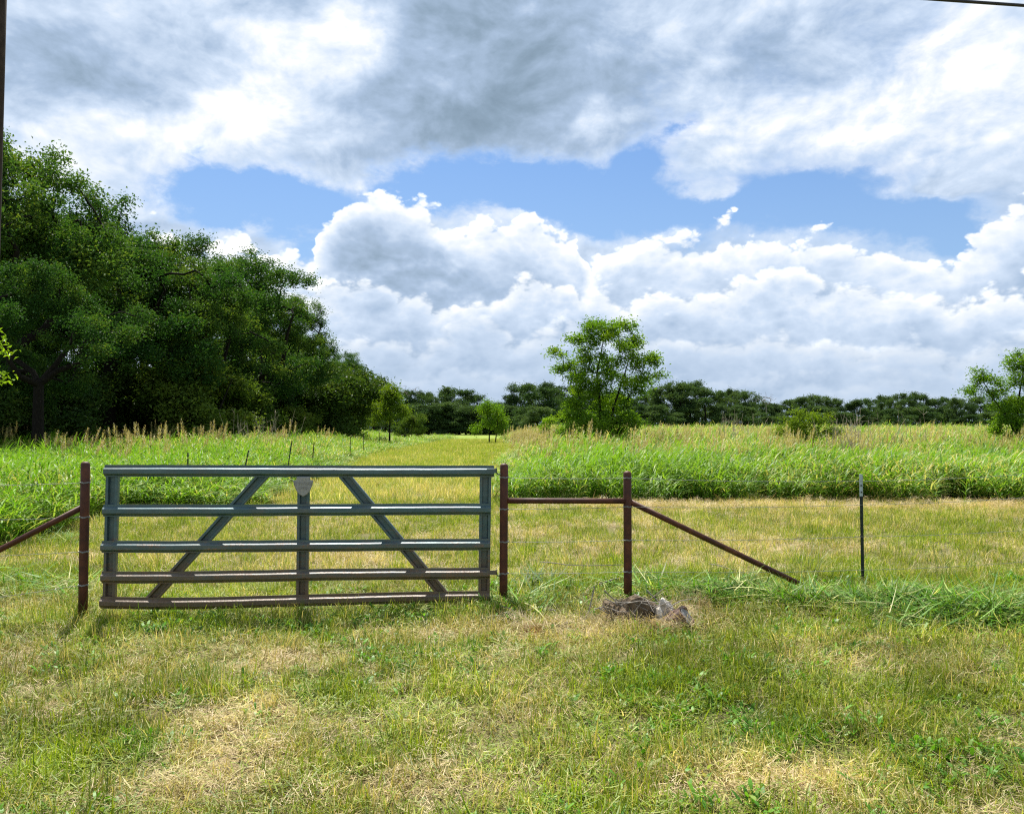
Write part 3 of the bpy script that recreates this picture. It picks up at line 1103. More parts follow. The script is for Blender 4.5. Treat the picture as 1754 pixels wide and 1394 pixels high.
# --- distant tree line
far = []
for i in range(6):
    rng = np.random.default_rng(500 + i)
    H, Rw = 15.0, 6.2
    lobes = []
    for k in range(14):
        a = k * 2.4 + rng.random()
        hz = .08 + .86 * (k + rng.random()) / 14
        rr = Rw * .66 * (1.15 - .5 * hz) * U(rng, 1, .5, 1.2)[0]
        q = U(rng, 1, .55, 1.25)[0]
        lobes.append((rr * math.cos(a), rr * math.sin(a), H * hz, 2.2 * q, 2.2 * q, 1.5 * q, 6))
    lobes.append((rng.normal(0, 1.5), 0, H * .9, 1.3, 1.3, 1.0, 5))
    far.append(tree_meshes('far_tree', 500 + i, [([(0, 0, -.3), (.1, 0, H * .25), (0, .2, H * .6)], [.4, .3, .15])], lobes, 130, (.8, .8, .55), .44, M['far'], .014, .6, .42))
prof = [(560, 690), (690, 664), (712, 662), (740, 682), (785, 661), (815, 682), (850, 690), (900, 655), (935, 655), (985, 664), (1020, 668), (1090, 676), (1125, 664), (1165, 655),
        (1215, 657), (1262, 668), (1300, 688), (1340, 690), (1405, 674), (1440, 680), (1475, 686), (1510, 680), (1555, 676), (1595, 676), (1640, 682), (1700, 682), (1960, 684)]
for k_, (px_, py_) in enumerate([(700, 690), (728, 686), (752, 690), (775, 684), (798, 690), (822, 688), (846, 692), (868, 690)]):
    p = at(px_, py_, 238)
    zb = gz(p.x, 238)
    s = (p.z - zb) / 15.6
    place_tree('far_tree', far[k_ % 6], (p.x, 238, zb - .4), (s * 2.1, s * 1.6, s), k_ * 1.3, 'low dark tree closing the far end of the mown track', 'tree', 'trees closing the end of the track')
px = 560.0
i = 0
while px < 1960:
    py = float(np.interp(px, [q[0] for q in prof], [q[1] for q in prof])) + rs.uniform(-9, 6)
    Y = 262 + rs.uniform(-14, 22) - 40 * max(0, min(1, (px - 850) / 60.0)) * max(0, min(1, (1010 - px) / 50.0))
    p = at(px, py, Y)
    zb = gz(p.x, Y)
    s = (p.z - zb) / 15.6
    wf = rs.uniform(.75, 1.4)
    place_tree('far_tree', far[i % 6], (p.x, Y, zb), (s * wf, s * wf, s), rs.uniform(0, 6), 'small dark rounded tree in the distant line across the field', 'tree', 'trees of the distant tree line')
    if i % 2 == 0:
        p = at(px + rs.uniform(-8, 8), max(py + rs.uniform(14, 24), 692), Y - 16)
        zb = gz(p.x, Y - 16)
        s = (p.z - zb) / 15.6
        place_tree('far_tree', far[(i + 3) % 6], (p.x, Y - 16, zb), (s * 1.9, s * 1.9, s), rs.uniform(0, 6), 'low dark bushy tree at the foot of the distant tree line', 'tree', 'low trees at the foot of the distant line')
    px += rs.uniform(17, 27)
    i += 1


def bare_tree(name, px, top, Y, label):
    rng = np.random.default_rng(int(px))
    p = at(px, top, Y)
    zb = gz(p.x, Y)
    H = p.z - zb
    br, _ = grow(rng, [([(0, 0, 0), (.1, 0, H * .4), (0, .1, H * .7)], [.22, .16, .1])], [(0, 0, H * .82, H * .28, H * .28, H * .17, 34)], .028, .2, .4)
    v, f = tubes_np(br)
    o = ob(name, mesh(name, v, f, M['stick'], True), loc=(p.x, Y, zb))
    tag(o, label, 'tree')


bare_tree('dead_tree', 1312, 668, 240, 'bare grey dead tree standing out of the distant tree line')
bare_tree('dead_tree', 702, 655, 250, 'bare twiggy dead tree behind the yellow green sapling')

# --- single trees in the field
S38 = 38.0 / F_PX


def field_tree(name, px0, Y, lobes_px, trunks_px, nl, rc, size, mat, seed, label, twig=.010, aspect=.45, up=.45, depth=1.0, cat='tree', group=None, power=.45):
    """crown lobes and stems given where they appear, turned into metres about the stem's foot"""
    k = Y / F_PX
    zb = gz((px0 - 877) * k, Y)
    base = Vector(((px0 - 877) * k, Y, zb))
    rng = np.random.default_rng(seed)
    lob = []
    for (px, py, rx, ry, n) in lobes_px:
        q = at(px, py, Y) - base
        lob.append((q.x, rng.normal(0, .35) * rx * k * depth, q.z, rx * k, rx * k * depth, ry * k, n))
    tr = []
    for pp, r0 in trunks_px:
        P_ = []
        for j, (px, py) in enumerate(pp):
            q = at(px, py, Y) - base
            P_.append((q.x, rng.normal(0, .04) * j, q.z))
        P_[0] = (P_[0][0], P_[0][1], -.1)
        tr.append((P_, [r0 * (1 - .75 * j / (len(pp) - 1)) for j in range(len(pp))]))
    ms = tree_meshes(name, seed, tr, lob, nl, rc, size, mat, twig, aspect, up, power)
    return place_tree(name, ms, base, label=label, cat=cat, group=group)


field_tree('field_tree', 1030, 38, [
    (1035, 568, 38, 18, 16), (1000, 585, 26, 22, 9), (1075, 578, 26, 22, 10), (1015, 615, 45, 24, 16), (1075, 615, 35, 25, 12), (968, 625, 16, 20, 5), (985, 640, 24, 14, 6),
    (1118, 615, 16, 10, 5), (1100, 650, 22, 18, 6), (1060, 650, 40, 20, 13), (1010, 665, 40, 24, 16), (1050, 688, 40, 22, 15), (990, 712, 30, 18, 11), (1012, 732, 42, 16, 17),
    (1062, 722, 34, 20, 14), (1040, 745, 40, 12, 12), (990, 748, 26, 9, 7), (985, 690, 16, 14, 5), (968, 737, 12, 10, 4), (952, 606, 8, 8, 2), (1128, 640, 10, 8, 2), (1060, 556, 12, 8, 3), (1012, 560, 12, 8, 3), (1090, 672, 16, 10, 4)],
    [([(1030, 760), (1028, 700), (1022, 640), (1035, 575)], .085), ([(1040, 760), (1050, 700), (1070, 640), (1085, 590)], .07), ([(1020, 760), (1000, 710), (985, 650)], .05),
     ([(1045, 760), (1070, 690), (1105, 640), (1122, 612)], .04)],
    150, (.25, .25, .19), .13, M['fresh'], 41, 'lone leafy green tree with an airy crown in the middle of the field')
field_tree('sapling', 842, 84, [(845, 705, 22, 14, 10), (830, 700, 14, 12, 7), (858, 715, 14, 14, 7), (840, 725, 24, 9, 8), (820, 735, 10, 8, 4), (862, 735, 10, 9, 4)],
           [([(838, 756), (838, 730), (832, 700)], .09), ([(848, 756), (852, 725), (856, 705)], .08)],
           170, (.40, .40, .33), .17, M['fresh'], 42, 'small two stemmed sapling at the end of the mown track', twig=.02)
field_tree('sapling', 668, 74, [(668, 677, 18, 13, 11), (655, 697, 17, 13, 10), (684, 692, 16, 13, 10), (665, 714, 26, 13, 12), (690, 710, 12, 9, 5), (672, 667, 10, 8, 5)],
           [([(667, 748), (668, 715), (668, 680)], .1)], 120, (.4, .4, .33), .20, M['lime'], 43, 'yellow green sapling standing alone before the wood', twig=.02)
field_tree('shrub', 940, 46, [(942, 722, 14, 9, 10), (930, 735, 12, 8, 8), (955, 738, 10, 8, 6)], [([(941, 757), (941, 740), (942, 725)], .03), ([(943, 757), (952, 742), (955, 735)], .025)],
           45, (.16, .16, .12), .12, M['fresh'], 44, 'small green bush left of the lone tree', cat='shrub', group='bushes in the field')
field_tree('shrub', 1375, 30, [(1365, 722, 26, 10, 14), (1395, 715, 22, 11, 12), (1345, 738, 22, 10, 12), (1385, 742, 34, 12, 20), (1420, 738, 18, 10, 9), (1370, 706, 8, 6, 4)],
           [([(1378, 775), (1380, 745), (1375, 715)], .03), ([(1380, 775), (1395, 745), (1405, 720)], .028), ([(1376, 775), (1355, 745), (1345, 725)], .028)],
           70, (.18, .18, .12), .09, M['lime'], 45, 'rounded olive green bush rising from the tall grass on the right', cat='shrub', group='bushes in the field')
field_tree('field_tree', 1758, 35, [
    (1690, 650, 28, 14, 10), (1668, 668, 22, 12, 7), (1700, 672, 24, 12, 9), (1680, 640, 14, 10, 4), (1735, 625, 22, 16, 12), (1760, 615, 30, 16, 16), (1780, 650, 40, 24, 24), (1740, 655, 20, 16, 7),
    (1725, 695, 30, 16, 16), (1760, 690, 40, 22, 26), (1745, 725, 28, 14, 14), (1720, 718, 16, 10, 8), (1800, 700, 40, 30, 20), (1765, 745, 22, 12, 12), (1738, 752, 20, 12, 12), (1715, 738, 16, 10, 8), (1775, 768, 24, 10, 10)],
    [([(1752, 782), (1742, 740), (1745, 690), (1755, 630)], .09), ([(1756, 782), (1730, 720), (1700, 680), (1685, 650)], .05), ([(1762, 782), (1775, 700), (1785, 640)], .08)],
    85, (.21, .21, .15), .11, M['fresh'], 46, 'green tree cut by the right edge with a wispy left branch')
field_tree('young_tree', -95, 12.4, [(-70, 600, 60, 50, 22), (-30, 570, 26, 26, 6), (-110, 560, 70, 50, 16), (-20, 640, 18, 18, 3), (14, 650, 22, 8, 3), (10, 610, 14, 18, 2), (-60, 680, 50, 40, 14), (-130, 650, 60, 60, 14)],
           [([(-95, 930), (-92, 760), (-85, 640), (-80, 560)], .05), ([(-95, 930), (-70, 740), (-40, 660), (-5, 655)], .025)],
           26, (.11, .11, .08), .075, M['fresh'], 47, 'young tree with bright leaves poking in at the left edge')


# --- dry brush and stalks
def dead_weeds(px, py, Y, spread, n, h, label, seed):
    rng = np.random.default_rng(seed)
    p = at(px, py, Y)
    zb = gz(p.x, Y)
    mb = MB()
    for _ in range(n):
        x, y = rng.normal(0, spread, 2)
        a = rng.random() * 6.283
        ln = rng.normal(.25, .3)
        H = h * U(rng, 1, .7, 1.1)[0]
        e = Vector((x + H * math.sin(ln) * math.cos(a), y + H * math.sin(ln) * math.sin(a), H * math.cos(ln)))
        m = Vector((x, y, 0)).lerp(e, .6)
        mb.tube([(x, y, 0), m + Vector(rng.normal(0, .04, 3)), e], [.009, .007, .004], 3, False)
        for _k in range(3):
            t = U(rng, 1, .5, .95)[0]
            q = Vector((x, y, 0)).lerp(e, t)
            mb.tube([q, q + Vector(rng.normal(0, .16, 3)) + Vector((0, 0, .12))], [.006, .003], 3, False)
    o = mb.build('dead_weeds', M['dead'], loc=(p.x, Y, zb))
    tag(o, label, 'weeds', 'dead weeds in the tall grass')


dead_weeds(1465, 720, 27, .42, 46, 2.15, 'pale dead weed stalks right of the olive bush', 61)
dead_weeds(1250, 716, 36, .5, 40, 2.3, 'pale dry weed stalks between the lone tree and the olive bush', 62)
dead_weeds(1565, 700, 29, .5, 10, 2.2, 'few thin dead stalks sticking out of grass on the right', 63)
dead_weeds(455, 700, 40, .9, 34, 2.6, 'thin dry stalks standing before the dark wood', 64)

# ------------------------------------------------------------------ fence and gate
GA = 0.089


def gate_plane(px, py, off=0.0):
    d = ray(px, py)
    t = (7.757 + off) / (d.y - GA * d.x)
    return Vector((0, 0, EYE)) + d * t


g_dir = Vector((1, GA, 0)).normalized()
g_nrm = Vector((GA, -1, 0)).normalized()      # towards the camera
G0 = gate_plane(180, 900)
g_org = Vector((G0.x, G0.y, 0))
gate_root = empty('farm_gate', g_org, math.atan2(GA, 1))
tag(gate_root, 'blue grey five bar metal farm gate with diagonal braces and a shield plate', 'gate')


def gl(px, py):
    """position in the gate's own frame: along it and up"""
    p = gate_plane(px, py) - g_org
    return p.dot(g_dir), p.z


RAILS = [
    [(180, 806), (330, 806), (520, 806.5), (700, 807), (846, 807)],
    [(178, 874), (330, 874), (520, 873), (700, 872), (840, 872)],
    [(175, 936), (330, 935.5), (520, 934), (700, 932.5), (839, 932)],
    [(175, 988), (250, 988.5), (330, 988), (430, 985.5), (520, 984), (700, 982), (838, 981)],
    [(173, 1031), (250, 1032), (330, 1032.5), (430, 1031), (520, 1027), (620, 1025), (700, 1023.5), (838, 1021)],
]
RP = [(0, .056), (0, .038), (.030, .018), (.0325, .013), (.0325, -.022), (.029, -.029), (0, -.046), (0, -.056), (-.005, -.056), (-.005, .056)]
rail_z = []
for k, pl in enumerate(RAILS):
    q = [gl(*p) for p in pl]
    us, zs = [a for a, b in q], [b for a, b in q]
    rail_z.append((us, zs))
    rngr = np.random.default_rng(70 + k)
    uu = np.linspace(us[0], us[-1], 29)
    # smooth curve through the measured heights plus small dents
    co = np.polyfit(us, zs, min(len(us) - 1, 4))
    dent = np.cumsum(rngr.normal(0, .0009, 29)); dent -= np.linspace(dent[0], dent[-1], 29)
    fwd = np.cumsum(rngr.normal(0, .0012, 29)); fwd -= np.linspace(fwd[0], fwd[-1], 29)
    frames = []
    for u, dz_, fw in zip(uu, dent, fwd):
        frames.append((Vector((u, -.012 - fw, float(np.polyval(co, u)) + dz_)), Vector((0, -1, 0)), Vector((0, 0, 1))))
    mb = MB()
    mb.extrude(RP, frames)
    r = mb.build('rail', M['gate'], gate_root)
    if k == 4: r['label'] = 'sagging rust stained bottom bar of the gate'
    if k == 0: r['label'] = 'straight top bar of the gate'


def channel(name, p0, p1, wd=.112):
    """hat-shaped upright behind the bars, seen as two ribs and a groove"""
    a, b = Vector((p0[0], 0, p0[1])), Vector((p1[0], 0, p1[1]))
    t = (b - a).normalized()
    side = Vector((t.z, 0, -t.x))
    w = wd / 2
    prof_ = [(-w, .0), (-w + .006, .004), (-w * .55, .004), (-w * .42, -.030), (w * .42, -.030), (w * .55, .004), (w - .006, .004), (w, .0), (w, -.045), (-w, -.045)]
    fr = [(a.lerp(b, s) + Vector((0, .001, 0)), side, Vector((0, -1, 0))) for s in (0, .33, .66, 1)]
    mb = MB()
    mb.extrude(prof_, fr)
    return mb.build(name, M['gate'], gate_root)


channel('stile', gl(192, 800), gl(186, 1034))
channel('stile', gl(520, 802), gl(517, 1030))
channel('stile', gl(832, 802), gl(829, 1026))
channel('brace', gl(456, 808), gl(255, 1030), .100)
channel('brace', gl(584, 808), gl(764, 1024), .100)


def disc_bolt(u, z, y=-.038, r=.011):
    mb = MB()
    mb.tube([(u, y + .012, z), (u, y, z), (u, y - .004, z)], [r, r, r * .6], 8)
    mb.build('bolt', M['plaque'], gate_root)


for k, (us, zs) in enumerate(rail_z):
    for px in (190, 520, 832):
        u = gl(px, 900)[0]
        disc_bolt(u, float(np.interp(u, us, zs)) - .008)

# shield plate with raised letters
su, sz = gl(521, 832)
SC = 0.0057
outline = [(-11, 15.5), (11, 15.5), (11, 10.5), (16.5, 9.5), (15.5, 4), (13.5, -2), (10.5, -9), (6, -14), (0, -17.5)]
outline = outline + [(-x, z) for x, z in outline[::-1][1:] if x > 0 and not (abs(x) == 11 and z > 15)]
pts2 = [(x * SC, z * SC) for x, z in outline]
n2 = len(pts2)
mb = MB()
V = [(x, -.052, z) for x, z in pts2] + [(x * .9, -.058, z * .93) for x, z in pts2] + [(x, -.044, z) for x, z in pts2]
Fs = [tuple(n2 + i for i in range(n2))]
for i in range(n2):
    j = (i + 1) % n2
    Fs.append((i, j, n2 + j, n2 + i))
    Fs.append((2 * n2 + i, 2 * n2 + j, j, i))
mb.add(V, [tuple(f) for f in Fs])
plq = mb.build('plaque', M['plaque'], gate_root, loc=(su, 0, sz))
plq['label'] = 'grey shield shaped plate with raised letters'
for txt, z, h in (('POWDER', 2.2, 6.2), ('RIVER', -5.2, 5.4)):
    fc = bpy.data.curves.new('lettering', 'FONT')
    fc.body = txt
    fc.size = h * SC * 1.25
    fc.extrude = .0022
    fc.align_x = 'CENTER'
    fc.space_character = .95
    tmp = bpy.data.objects.new('lettering_source', fc)
    COL.objects.link(tmp)
    dg = bpy.context.evaluated_depsgraph_get()
    tm = bpy.data.meshes.new_from_object(tmp.evaluated_get(dg))
    bpy.data.objects.remove(tmp)
    tm.name = 'lettering'
    tm.materials.clear(); tm.materials.append(M['plaque'])
    lo = ob('lettering', tm, plq)
    lo.location = (0, -.0595, z * SC)
    lo.rotation_euler = (math.pi / 2, 0, 0)

# hinges at the right end
for (px, py) in ((842, 806), (842, 979)):
    u, z = gl(px, py)
    mb = MB()
    mb.box((u + .0, -.044, z), .10, .006, .042)
    mb.box((u + .044, -.034, z + .002), .012, .026, .05)
    hs = mb.build('hinge_strap', M['gate'], gate_root)
    mb = MB()
    mb.tube([(u + .05, -.03, z - .02), (u + .056, -.03, z - .034), (u + .12, -.02, z - .036)], .0065, 6)
    mb.build('hinge_pin', M['tpost'], hs)


def cap_post(name, base, top, r, parent):
    b, t = Vector(base), Vector(top)
    d = (t - b).normalized()
    P_ = [b, b.lerp(t, .35), b.lerp(t, .7), t - d * .02, t - d * .006, t + d * .004]
    mb = MB()
    mb.tube(P_, [r, r, r, r, r * .8, r * .35], 18)
    o = mb.build(name, M['rust'], parent, smooth=True)
    return o


def pipe(name, a, b, r, parent):
    a, b = Vector(a), Vector(b)
    mb = MB()
    mb.tube([a, a.lerp(b, .33), a.lerp(b, .67), b], r, 14)
    return mb.build(name, M['rust'], parent, smooth=True)


PR = .041
lp_t, lp_b = gate_plane(146.5, 791), gate_plane(141.5, 1066)
lp_root = empty('pipe_post', (lp_b.x, lp_b.y, 0))
tag(lp_root, 'rusty pipe post with a sloping brace left of the gate', 'fence post')
o0 = Vector((lp_b.x, lp_b.y, 0))
cap_post('post', Vector((lp_b.x, lp_b.y, -.25)) - o0, lp_t - o0, PR, lp_root)
a_, b_ = gate_plane(140, 869), gate_plane(-120, 1003)
pipe('brace', a_ - o0, b_ - o0, .027, lp_root)

rp_t, rp_b = gate_plane(863.5, 794), gate_plane(862, 1030)
mp_t, mp_b = at(1074.5, 807, 7.87), at(1075.5, 1014, 7.87)
hb_root = empty('pipe_brace_panel', (rp_b.x, rp_b.y, 0))
tag(hb_root, 'rusty pipe fence brace of two posts with crossbar and diagonal right of the gate', 'fence brace')
o1 = Vector((rp_b.x, rp_b.y, 0))
cap_post('post', Vector((rp_b.x, rp_b.y, -.25)) - o1, rp_t - o1, PR * .98, hb_root)
cap_post('post', Vector((mp_b.x, mp_b.y, -.2)) - o1, mp_t - o1, PR, hb_root)
pipe('crossbar', gate_plane(868, 857.5) - o1, at(1072, 858, 7.86) - o1, .0275, hb_root)
pipe('diagonal_brace', at(1079, 859, 7.87) - o1, at(1378, 1004, 8.2) - o1, .029, hb_root)

# steel line post with pale top
tp = at(1477, 985, 8.5)
t_top = at(1474.5, 812, 8.5)
t_root = empty('line_post', (tp.x, tp.y, 0))
tag(t_root, 'thin dark steel line post with a pale grey top right of the brace', 'fence post')
o2 = Vector((tp.x, tp.y, 0))
TPROF = [(-.017, .003), (.017, .003), (.017, -.001), (.0025, -.001), (.0025, -.030), (-.0025, -.030), (-.0025, -.001), (-.017, -.001)]
b_v, t_v = Vector((tp.x, tp.y, 0)) - o2 + Vector((.006, 0, 0)), t_top - o2
split = b_v.lerp(t_v, (t_v.z - .236) / t_v.z)
for nm, s, e, mt in (('post', b_v - Vector((0, 0, .2)), split, 'tpost'), ('painted_tip', split, t_v, 'tip')):
    mb = MB()
    mb.extrude(TPROF, [(s, Vector((1, 0, 0)), Vector((0, -1, 0))), (e, Vector((1, 0, 0)), Vector((0, -1, 0)))])
    mb.build(nm, M[mt], t_root)
mb = MB()
mb.box((0, 0, 0), .012, .010, .014)
stud_me = mesh('stud', mb.v, mb.f, M['tpost'])
for k in range(16):
    q = b_v.lerp(t_v, .08 + .88 * k / 16)
    ob('stud', stud_me, t_root, (q.x, q.y - .0085, q.z))


# --- wires
def wire(points, label, group, wraps=(), barbs=True, seed=0):
    rng = np.random.default_rng(seed)
    P_ = []
    for a, b in zip(points[:-1], points[1:]):
        for k in range(10):
            t = k / 10
            q = a.lerp(b, t)
            q.z -= .018 * 4 * t * (1 - t) * min(1, (b - a).length / 3)
            P_.append(q)
    P_.append(points[-1])
    o0_ = points[0].copy()
    root = empty('barbed_wire', o0_)
    tag(root, label, 'wire', group)
    mb = MB()
    mb.tube([p - o0_ for p in P_], .0022, 5)
    mb.build('strand', M['wire'], root, smooth=True)
    if barbs:
        mb = MB()
        L = 0
        for a, b in zip(P_[:-1], P_[1:]):
            n = max(1, int((b - a).length / .13))
            for k in range(n):
                q = a.lerp(b, (k + .5) / n) - o0_
                for _ in range(2):
                    v = Vector(rng.normal(0, 1, 3)).normalized() * .012
                    mb.tube([q - v, q + v], .0013, 3, False)
        bo = mb.build('barbs', M['wire'], root)
        bo['kind'] = 'stuff'
    for c, r in wraps:
        mb = MB()
        ring = [(Vector((math.cos(6.2832 * k / 14) * r, math.sin(6.2832 * k / 14) * r, .004 * math.sin(k * 2.1))) + c - o0_) for k in range(15)]
        mb.tube(ring, .0032, 5)
        ring = [p + Vector((0, 0, .007)) for p in ring]
        mb.tube(ring, .0028, 5)
        mb.build('wire_wrap', M['wire'], root)
    return root


rank = ['top', 'second', 'third', 'lowest']
LW = [(827, 830), (886, 889), (945, 951), (1002, 1024)]
for k, (ya, yb) in enumerate(LW):
    c = gate_plane(146.5 - (ya - 791) * .0185, ya)
    wire([gate_plane(138, ya), gate_plane(-150, yb + (yb - ya) * .8)], '%s barbed wire strand running left from the left post' % rank[k], 'barbed wires left of the gate', [(c, PR + .003)], seed=80 + k)
RW = [(818, 819, 824, 812), (872, 868, 864.5, 852), (928, 925, 919, 908), (982, 979, 976, 962)]
far_end = [at(1754, y, 9.25) for (_, _, _, y) in RW]
for k, (y1, y2, y3, y4) in enumerate(RW):
    p1 = gate_plane(868, y1)
    p2 = at(1075, y2, 7.82)
    p3 = at(1477, y3, 8.47)
    p4 = far_end[k]
    p5 = p4 + (p4 - p3) * .9
    c1 = gate_plane(863.3, y1)
    c2 = at(1075, y2, 7.87)
    wire([p1, p2, p3, p4, p5], '%s barbed wire strand running right from the gate hinge post' % rank[k], 'barbed wires right of the gate', [(c1, PR + .003), (c2, PR + .003)], seed=90 + k)

# stakes of the old fence line in the left tall grass
for (px, top, Y, ln, lab) in [(322, 768, 21.5, .0, 'nearest dark stake in the left grass above the gate'),
                              (426, 764, 23, .22, 'dark leaning stake in the grass above the left gate brace'),
                              (500, 748, 28, .15, 'tall dark stake leaning right in the grass behind the gate'),
                              (538, 750, 33, .08, 'dark stake in the grass right of the tall leaning one'),
                              (600, 742, 42, .0, 'slim dark stake farther along the left grass edge'),
                              (623, 735, 50, .0, 'small dark stake in the grass near the wood end'),
                              (650, 733, 60, .0, 'tiny dark stake beneath the yellow green sapling')]:
    p = at(px, top + 7, Y)
    zb = gz(p.x, Y)
    H = p.z - zb
    mb = MB()
    mb.extrude([(a * 1.15, b * 1.15) for a, b in TPROF], [(Vector((-H * math.tan(ln), 0, -.1)), Vector((1, 0, 0)), Vector((0, -1, 0))), (Vector((0, 0, H)), Vector((1, 0, 0)), Vector((0, -1, 0)))])
    o = mb.build('fence_stake', M['tpost'], loc=(p.x, Y, zb))
    tag(o, lab, 'stake', 'stakes in the left tall grass')

# utility pole and cable
pp = Vector((-6.165, 9.2, 0))
mb = MB()
mb.tube([(-.055, 0, -.5), (-.033, 0, 3), (-.008, 0, 6), (.02, 0, 9.6)], [.15, .15, .149, .145], 20)
po = mb.build('utility_pole', M['pole'], smooth=True, loc=pp)
tag(po, 'dark wooden utility pole showing as a sliver at the top left edge', 'pole')
c1, c2 = at(1610, 0, 10.72), at(1754, 10, 10.9)
dv = (c2 - c1)
mb = MB()
q0 = c1 + dv * (-(c1.x - pp.x) / dv.x)
cp = []
for k in range(24):
    t = k / 23
    cp.append(q0.lerp(c1 + dv * 14, t) - q0)
mb.tube(cp, .022, 8)
o = mb.build('utility_cable', M['cable'], smooth=True, loc=q0)
tag(o, 'thick black overhead cable crossing the top right corner', 'cable')


# ------------------------------------------------------------------ small things on the ground
def lump(name, px, py, r, mat, label, cat, seed, squash=(1, 1, 1), lift=.5, group=None, rough=.22):
    x, y = on_ground(px, py)
    rng = np.random.default_rng(seed)
    n, m = 16, 10
    V, Fc = [], []
    ph = rng.random(6) * 6.28
    for j in range(m + 1):
        th = math.pi * j / m
        for i_ in range(n):
            a = 6.2832 * i_ / n
            d = Vector((math.sin(th) * math.cos(a), math.sin(th) * math.sin(a), math.cos(th)))
            k = 1 + rough * math.sin(3.1 * d.x + ph[0]) * math.sin(2.7 * d.y + ph[1]) + rough * .8 * math.sin(5.3 * d.z + 4 * d.x + ph[2]) + rng.normal(0, rough * .16) * math.sin(th)
            V.append((d.x * r * squash[0] * k, d.y * r * squash[1] * k, d.z * r * squash[2] * k))
    for j in range(m):
        for i_ in range(n):
            i2 = (i_ + 1) % n
            Fc.append((j * n + i_, (j + 1) * n + i_, (j + 1) * n + i2, j * n + i2))
    mb_ = MB()
    mb_.add(V, Fc)
    o_ = mb_.build(name, mat, loc=(x, y, gz(x, y) + r * squash[2] * lift))
    tag(o_, label, cat, group)
    return o_, x, y


rk, _, _ = lump('rock', 1138, 1068, .10, M['rock'], 'pale rough rock standing among the straw right of the dark heap', 'rock', 31, (.8, .8, 1.25), .75, rough=.2)
heap, hx, hy = lump('debris_heap', 1080, 1068, .16, M['soil'], 'dark heap of earth and roots left of the pale rock', 'debris', 32, (1.35, .8, .95), .45, rough=.3)
rng = np.random.default_rng(33)
for k in range(24):
    a = rng.normal(0, .8)
    c = Vector((rng.normal(0, .2), rng.normal(-.07, .08), U(rng, 1, .03, .17)[0]))
    v = Vector((math.cos(a), math.sin(a) * .7, rng.normal(0, .5))) * U(rng, 1, .08, .2)[0]
    mb = MB()
    mb.tube([c - v, c + Vector(rng.normal(0, .02, 3)), c + v], [.006, .005, .003], 5)
    mb.build('stick', M['stick'], heap)
cx, cy = on_ground(1163, 1076)
chunk = empty('broken_pipe', (cx, cy, gz(cx, cy) + .075))
chunk.rotation_euler = (R(8), R(58), R(-28))
tag(chunk, 'short reddish clay pipe piece with a grey side tilted beside the pale rock', 'pipe')
mb = MB()
prof_o = [(.076, -.085), (.082, -.02), (.08, .05), (.084, .085), (.066, .085), (.062, .0), (.058, -.08)]
V, Fc = [], []
ns = 16
for (r_, z_) in prof_o:
    for k in range(ns):
        a = 6.2832 * k / ns
        rr = r_ * (1 + .09 * math.sin(2 * a + 1) + .05 * math.sin(5 * a + z_ * 40) + .04 * math.sin(9 * a + z_ * 25))
        V.append((rr * math.cos(a), rr * math.sin(a), z_ + .012 * math.sin(3 * a)))
for j in range(len(prof_o)):
    j2 = (j + 1) % len(prof_o)
    for k in range(ns):
        k2 = (k + 1) % ns
        Fc.append((j * ns + k, j * ns + k2, j2 * ns + k2, j2 * ns + k))
mb.add(V, Fc)
mb.build('pipe_wall', M['chunk'], chunk)
mb = MB()
mb.tube([(0, 0, .078), (0, 0, .0805)], .068, 16)
mb.build('pipe_end', M['chunk_end'], chunk)


def stick(pl, r, label, seed, name='stick', fork=False):
    rng = np.random.default_rng(seed)
    P_ = []
    for (px, py, h) in pl:
        x, y = on_ground(px, py)
        P_.append(Vector((x, y, gz(x, y) + h)))
    o_ = P_[0].copy()
    mb = MB()
    fine = []
    for a, b in zip(P_[:-1], P_[1:]):
        for k in range(4):
            fine.append(a.lerp(b, k / 4) + Vector(rng.normal(0, r * .5, 3)))
    fine.append(P_[-1])
    mb.tube([p - o_ for p in fine], [r * (1 - .55 * k / len(fine)) for k in range(len(fine))], 6)
    if fork:
        m = fine[len(fine) // 2] - o_
        for s in (-1, 1):
            mb.tube([m, m + Vector((.10 * s + .05, .05, .03)), m + Vector((.2 * s + .06, .08, .05))], [r * .5, r * .4, r * .2], 5)
    ob_ = mb.build(name, M['stick'], loc=o_)
    tag(ob_, label, 'stick', 'fallen sticks near the fence')
    return ob_


stick([(1000, 1026, .04), (1022, 1012, .07), (1062, 1003, .08)], .014, 'curved grey stick lying before the middle pipe post', 1)
stick([(858, 1066, .02), (885, 1058, .04), (906, 1052, .05)], .011, 'pale broken stick near the foot of the hinge post', 2, fork=True)
stick([(925, 1046, .04), (952, 1052, .03)], .012, 'short dark stick on the grass between the two right posts', 3)
stick([(945, 1078, .03), (978, 1074, .035)], .012, 'grey brown stick beside the reddish dry tuft', 4)
stick([(926, 976, .10), (985, 986, .12), (1068, 988, .14)], .008, 'long thin branch resting along the lowest wire by the middle post', 5, name='branch')
stick([(1215, 983, .12), (1262, 992, .1)], .006, 'thin dark twig under the diagonal brace', 6, name='branch')
stick([(1548, 1014, .08), (1590, 1026, .06)], .006, 'thin twig lying in the cut grass right of the line post', 7, name='branch')
stick([(113, 1056, .05), (150, 1086, .03)], .008, 'pale straw stick crossing before the left post', 8)
stick([(0, 1078, .03), (48, 1104, .02)], .007, 'pale stalk lying at the left edge before the brace', 9)
stick([(88, 1092, .02), (118, 1104, .03)], .006, 'short pale stalk just below the left post', 10)


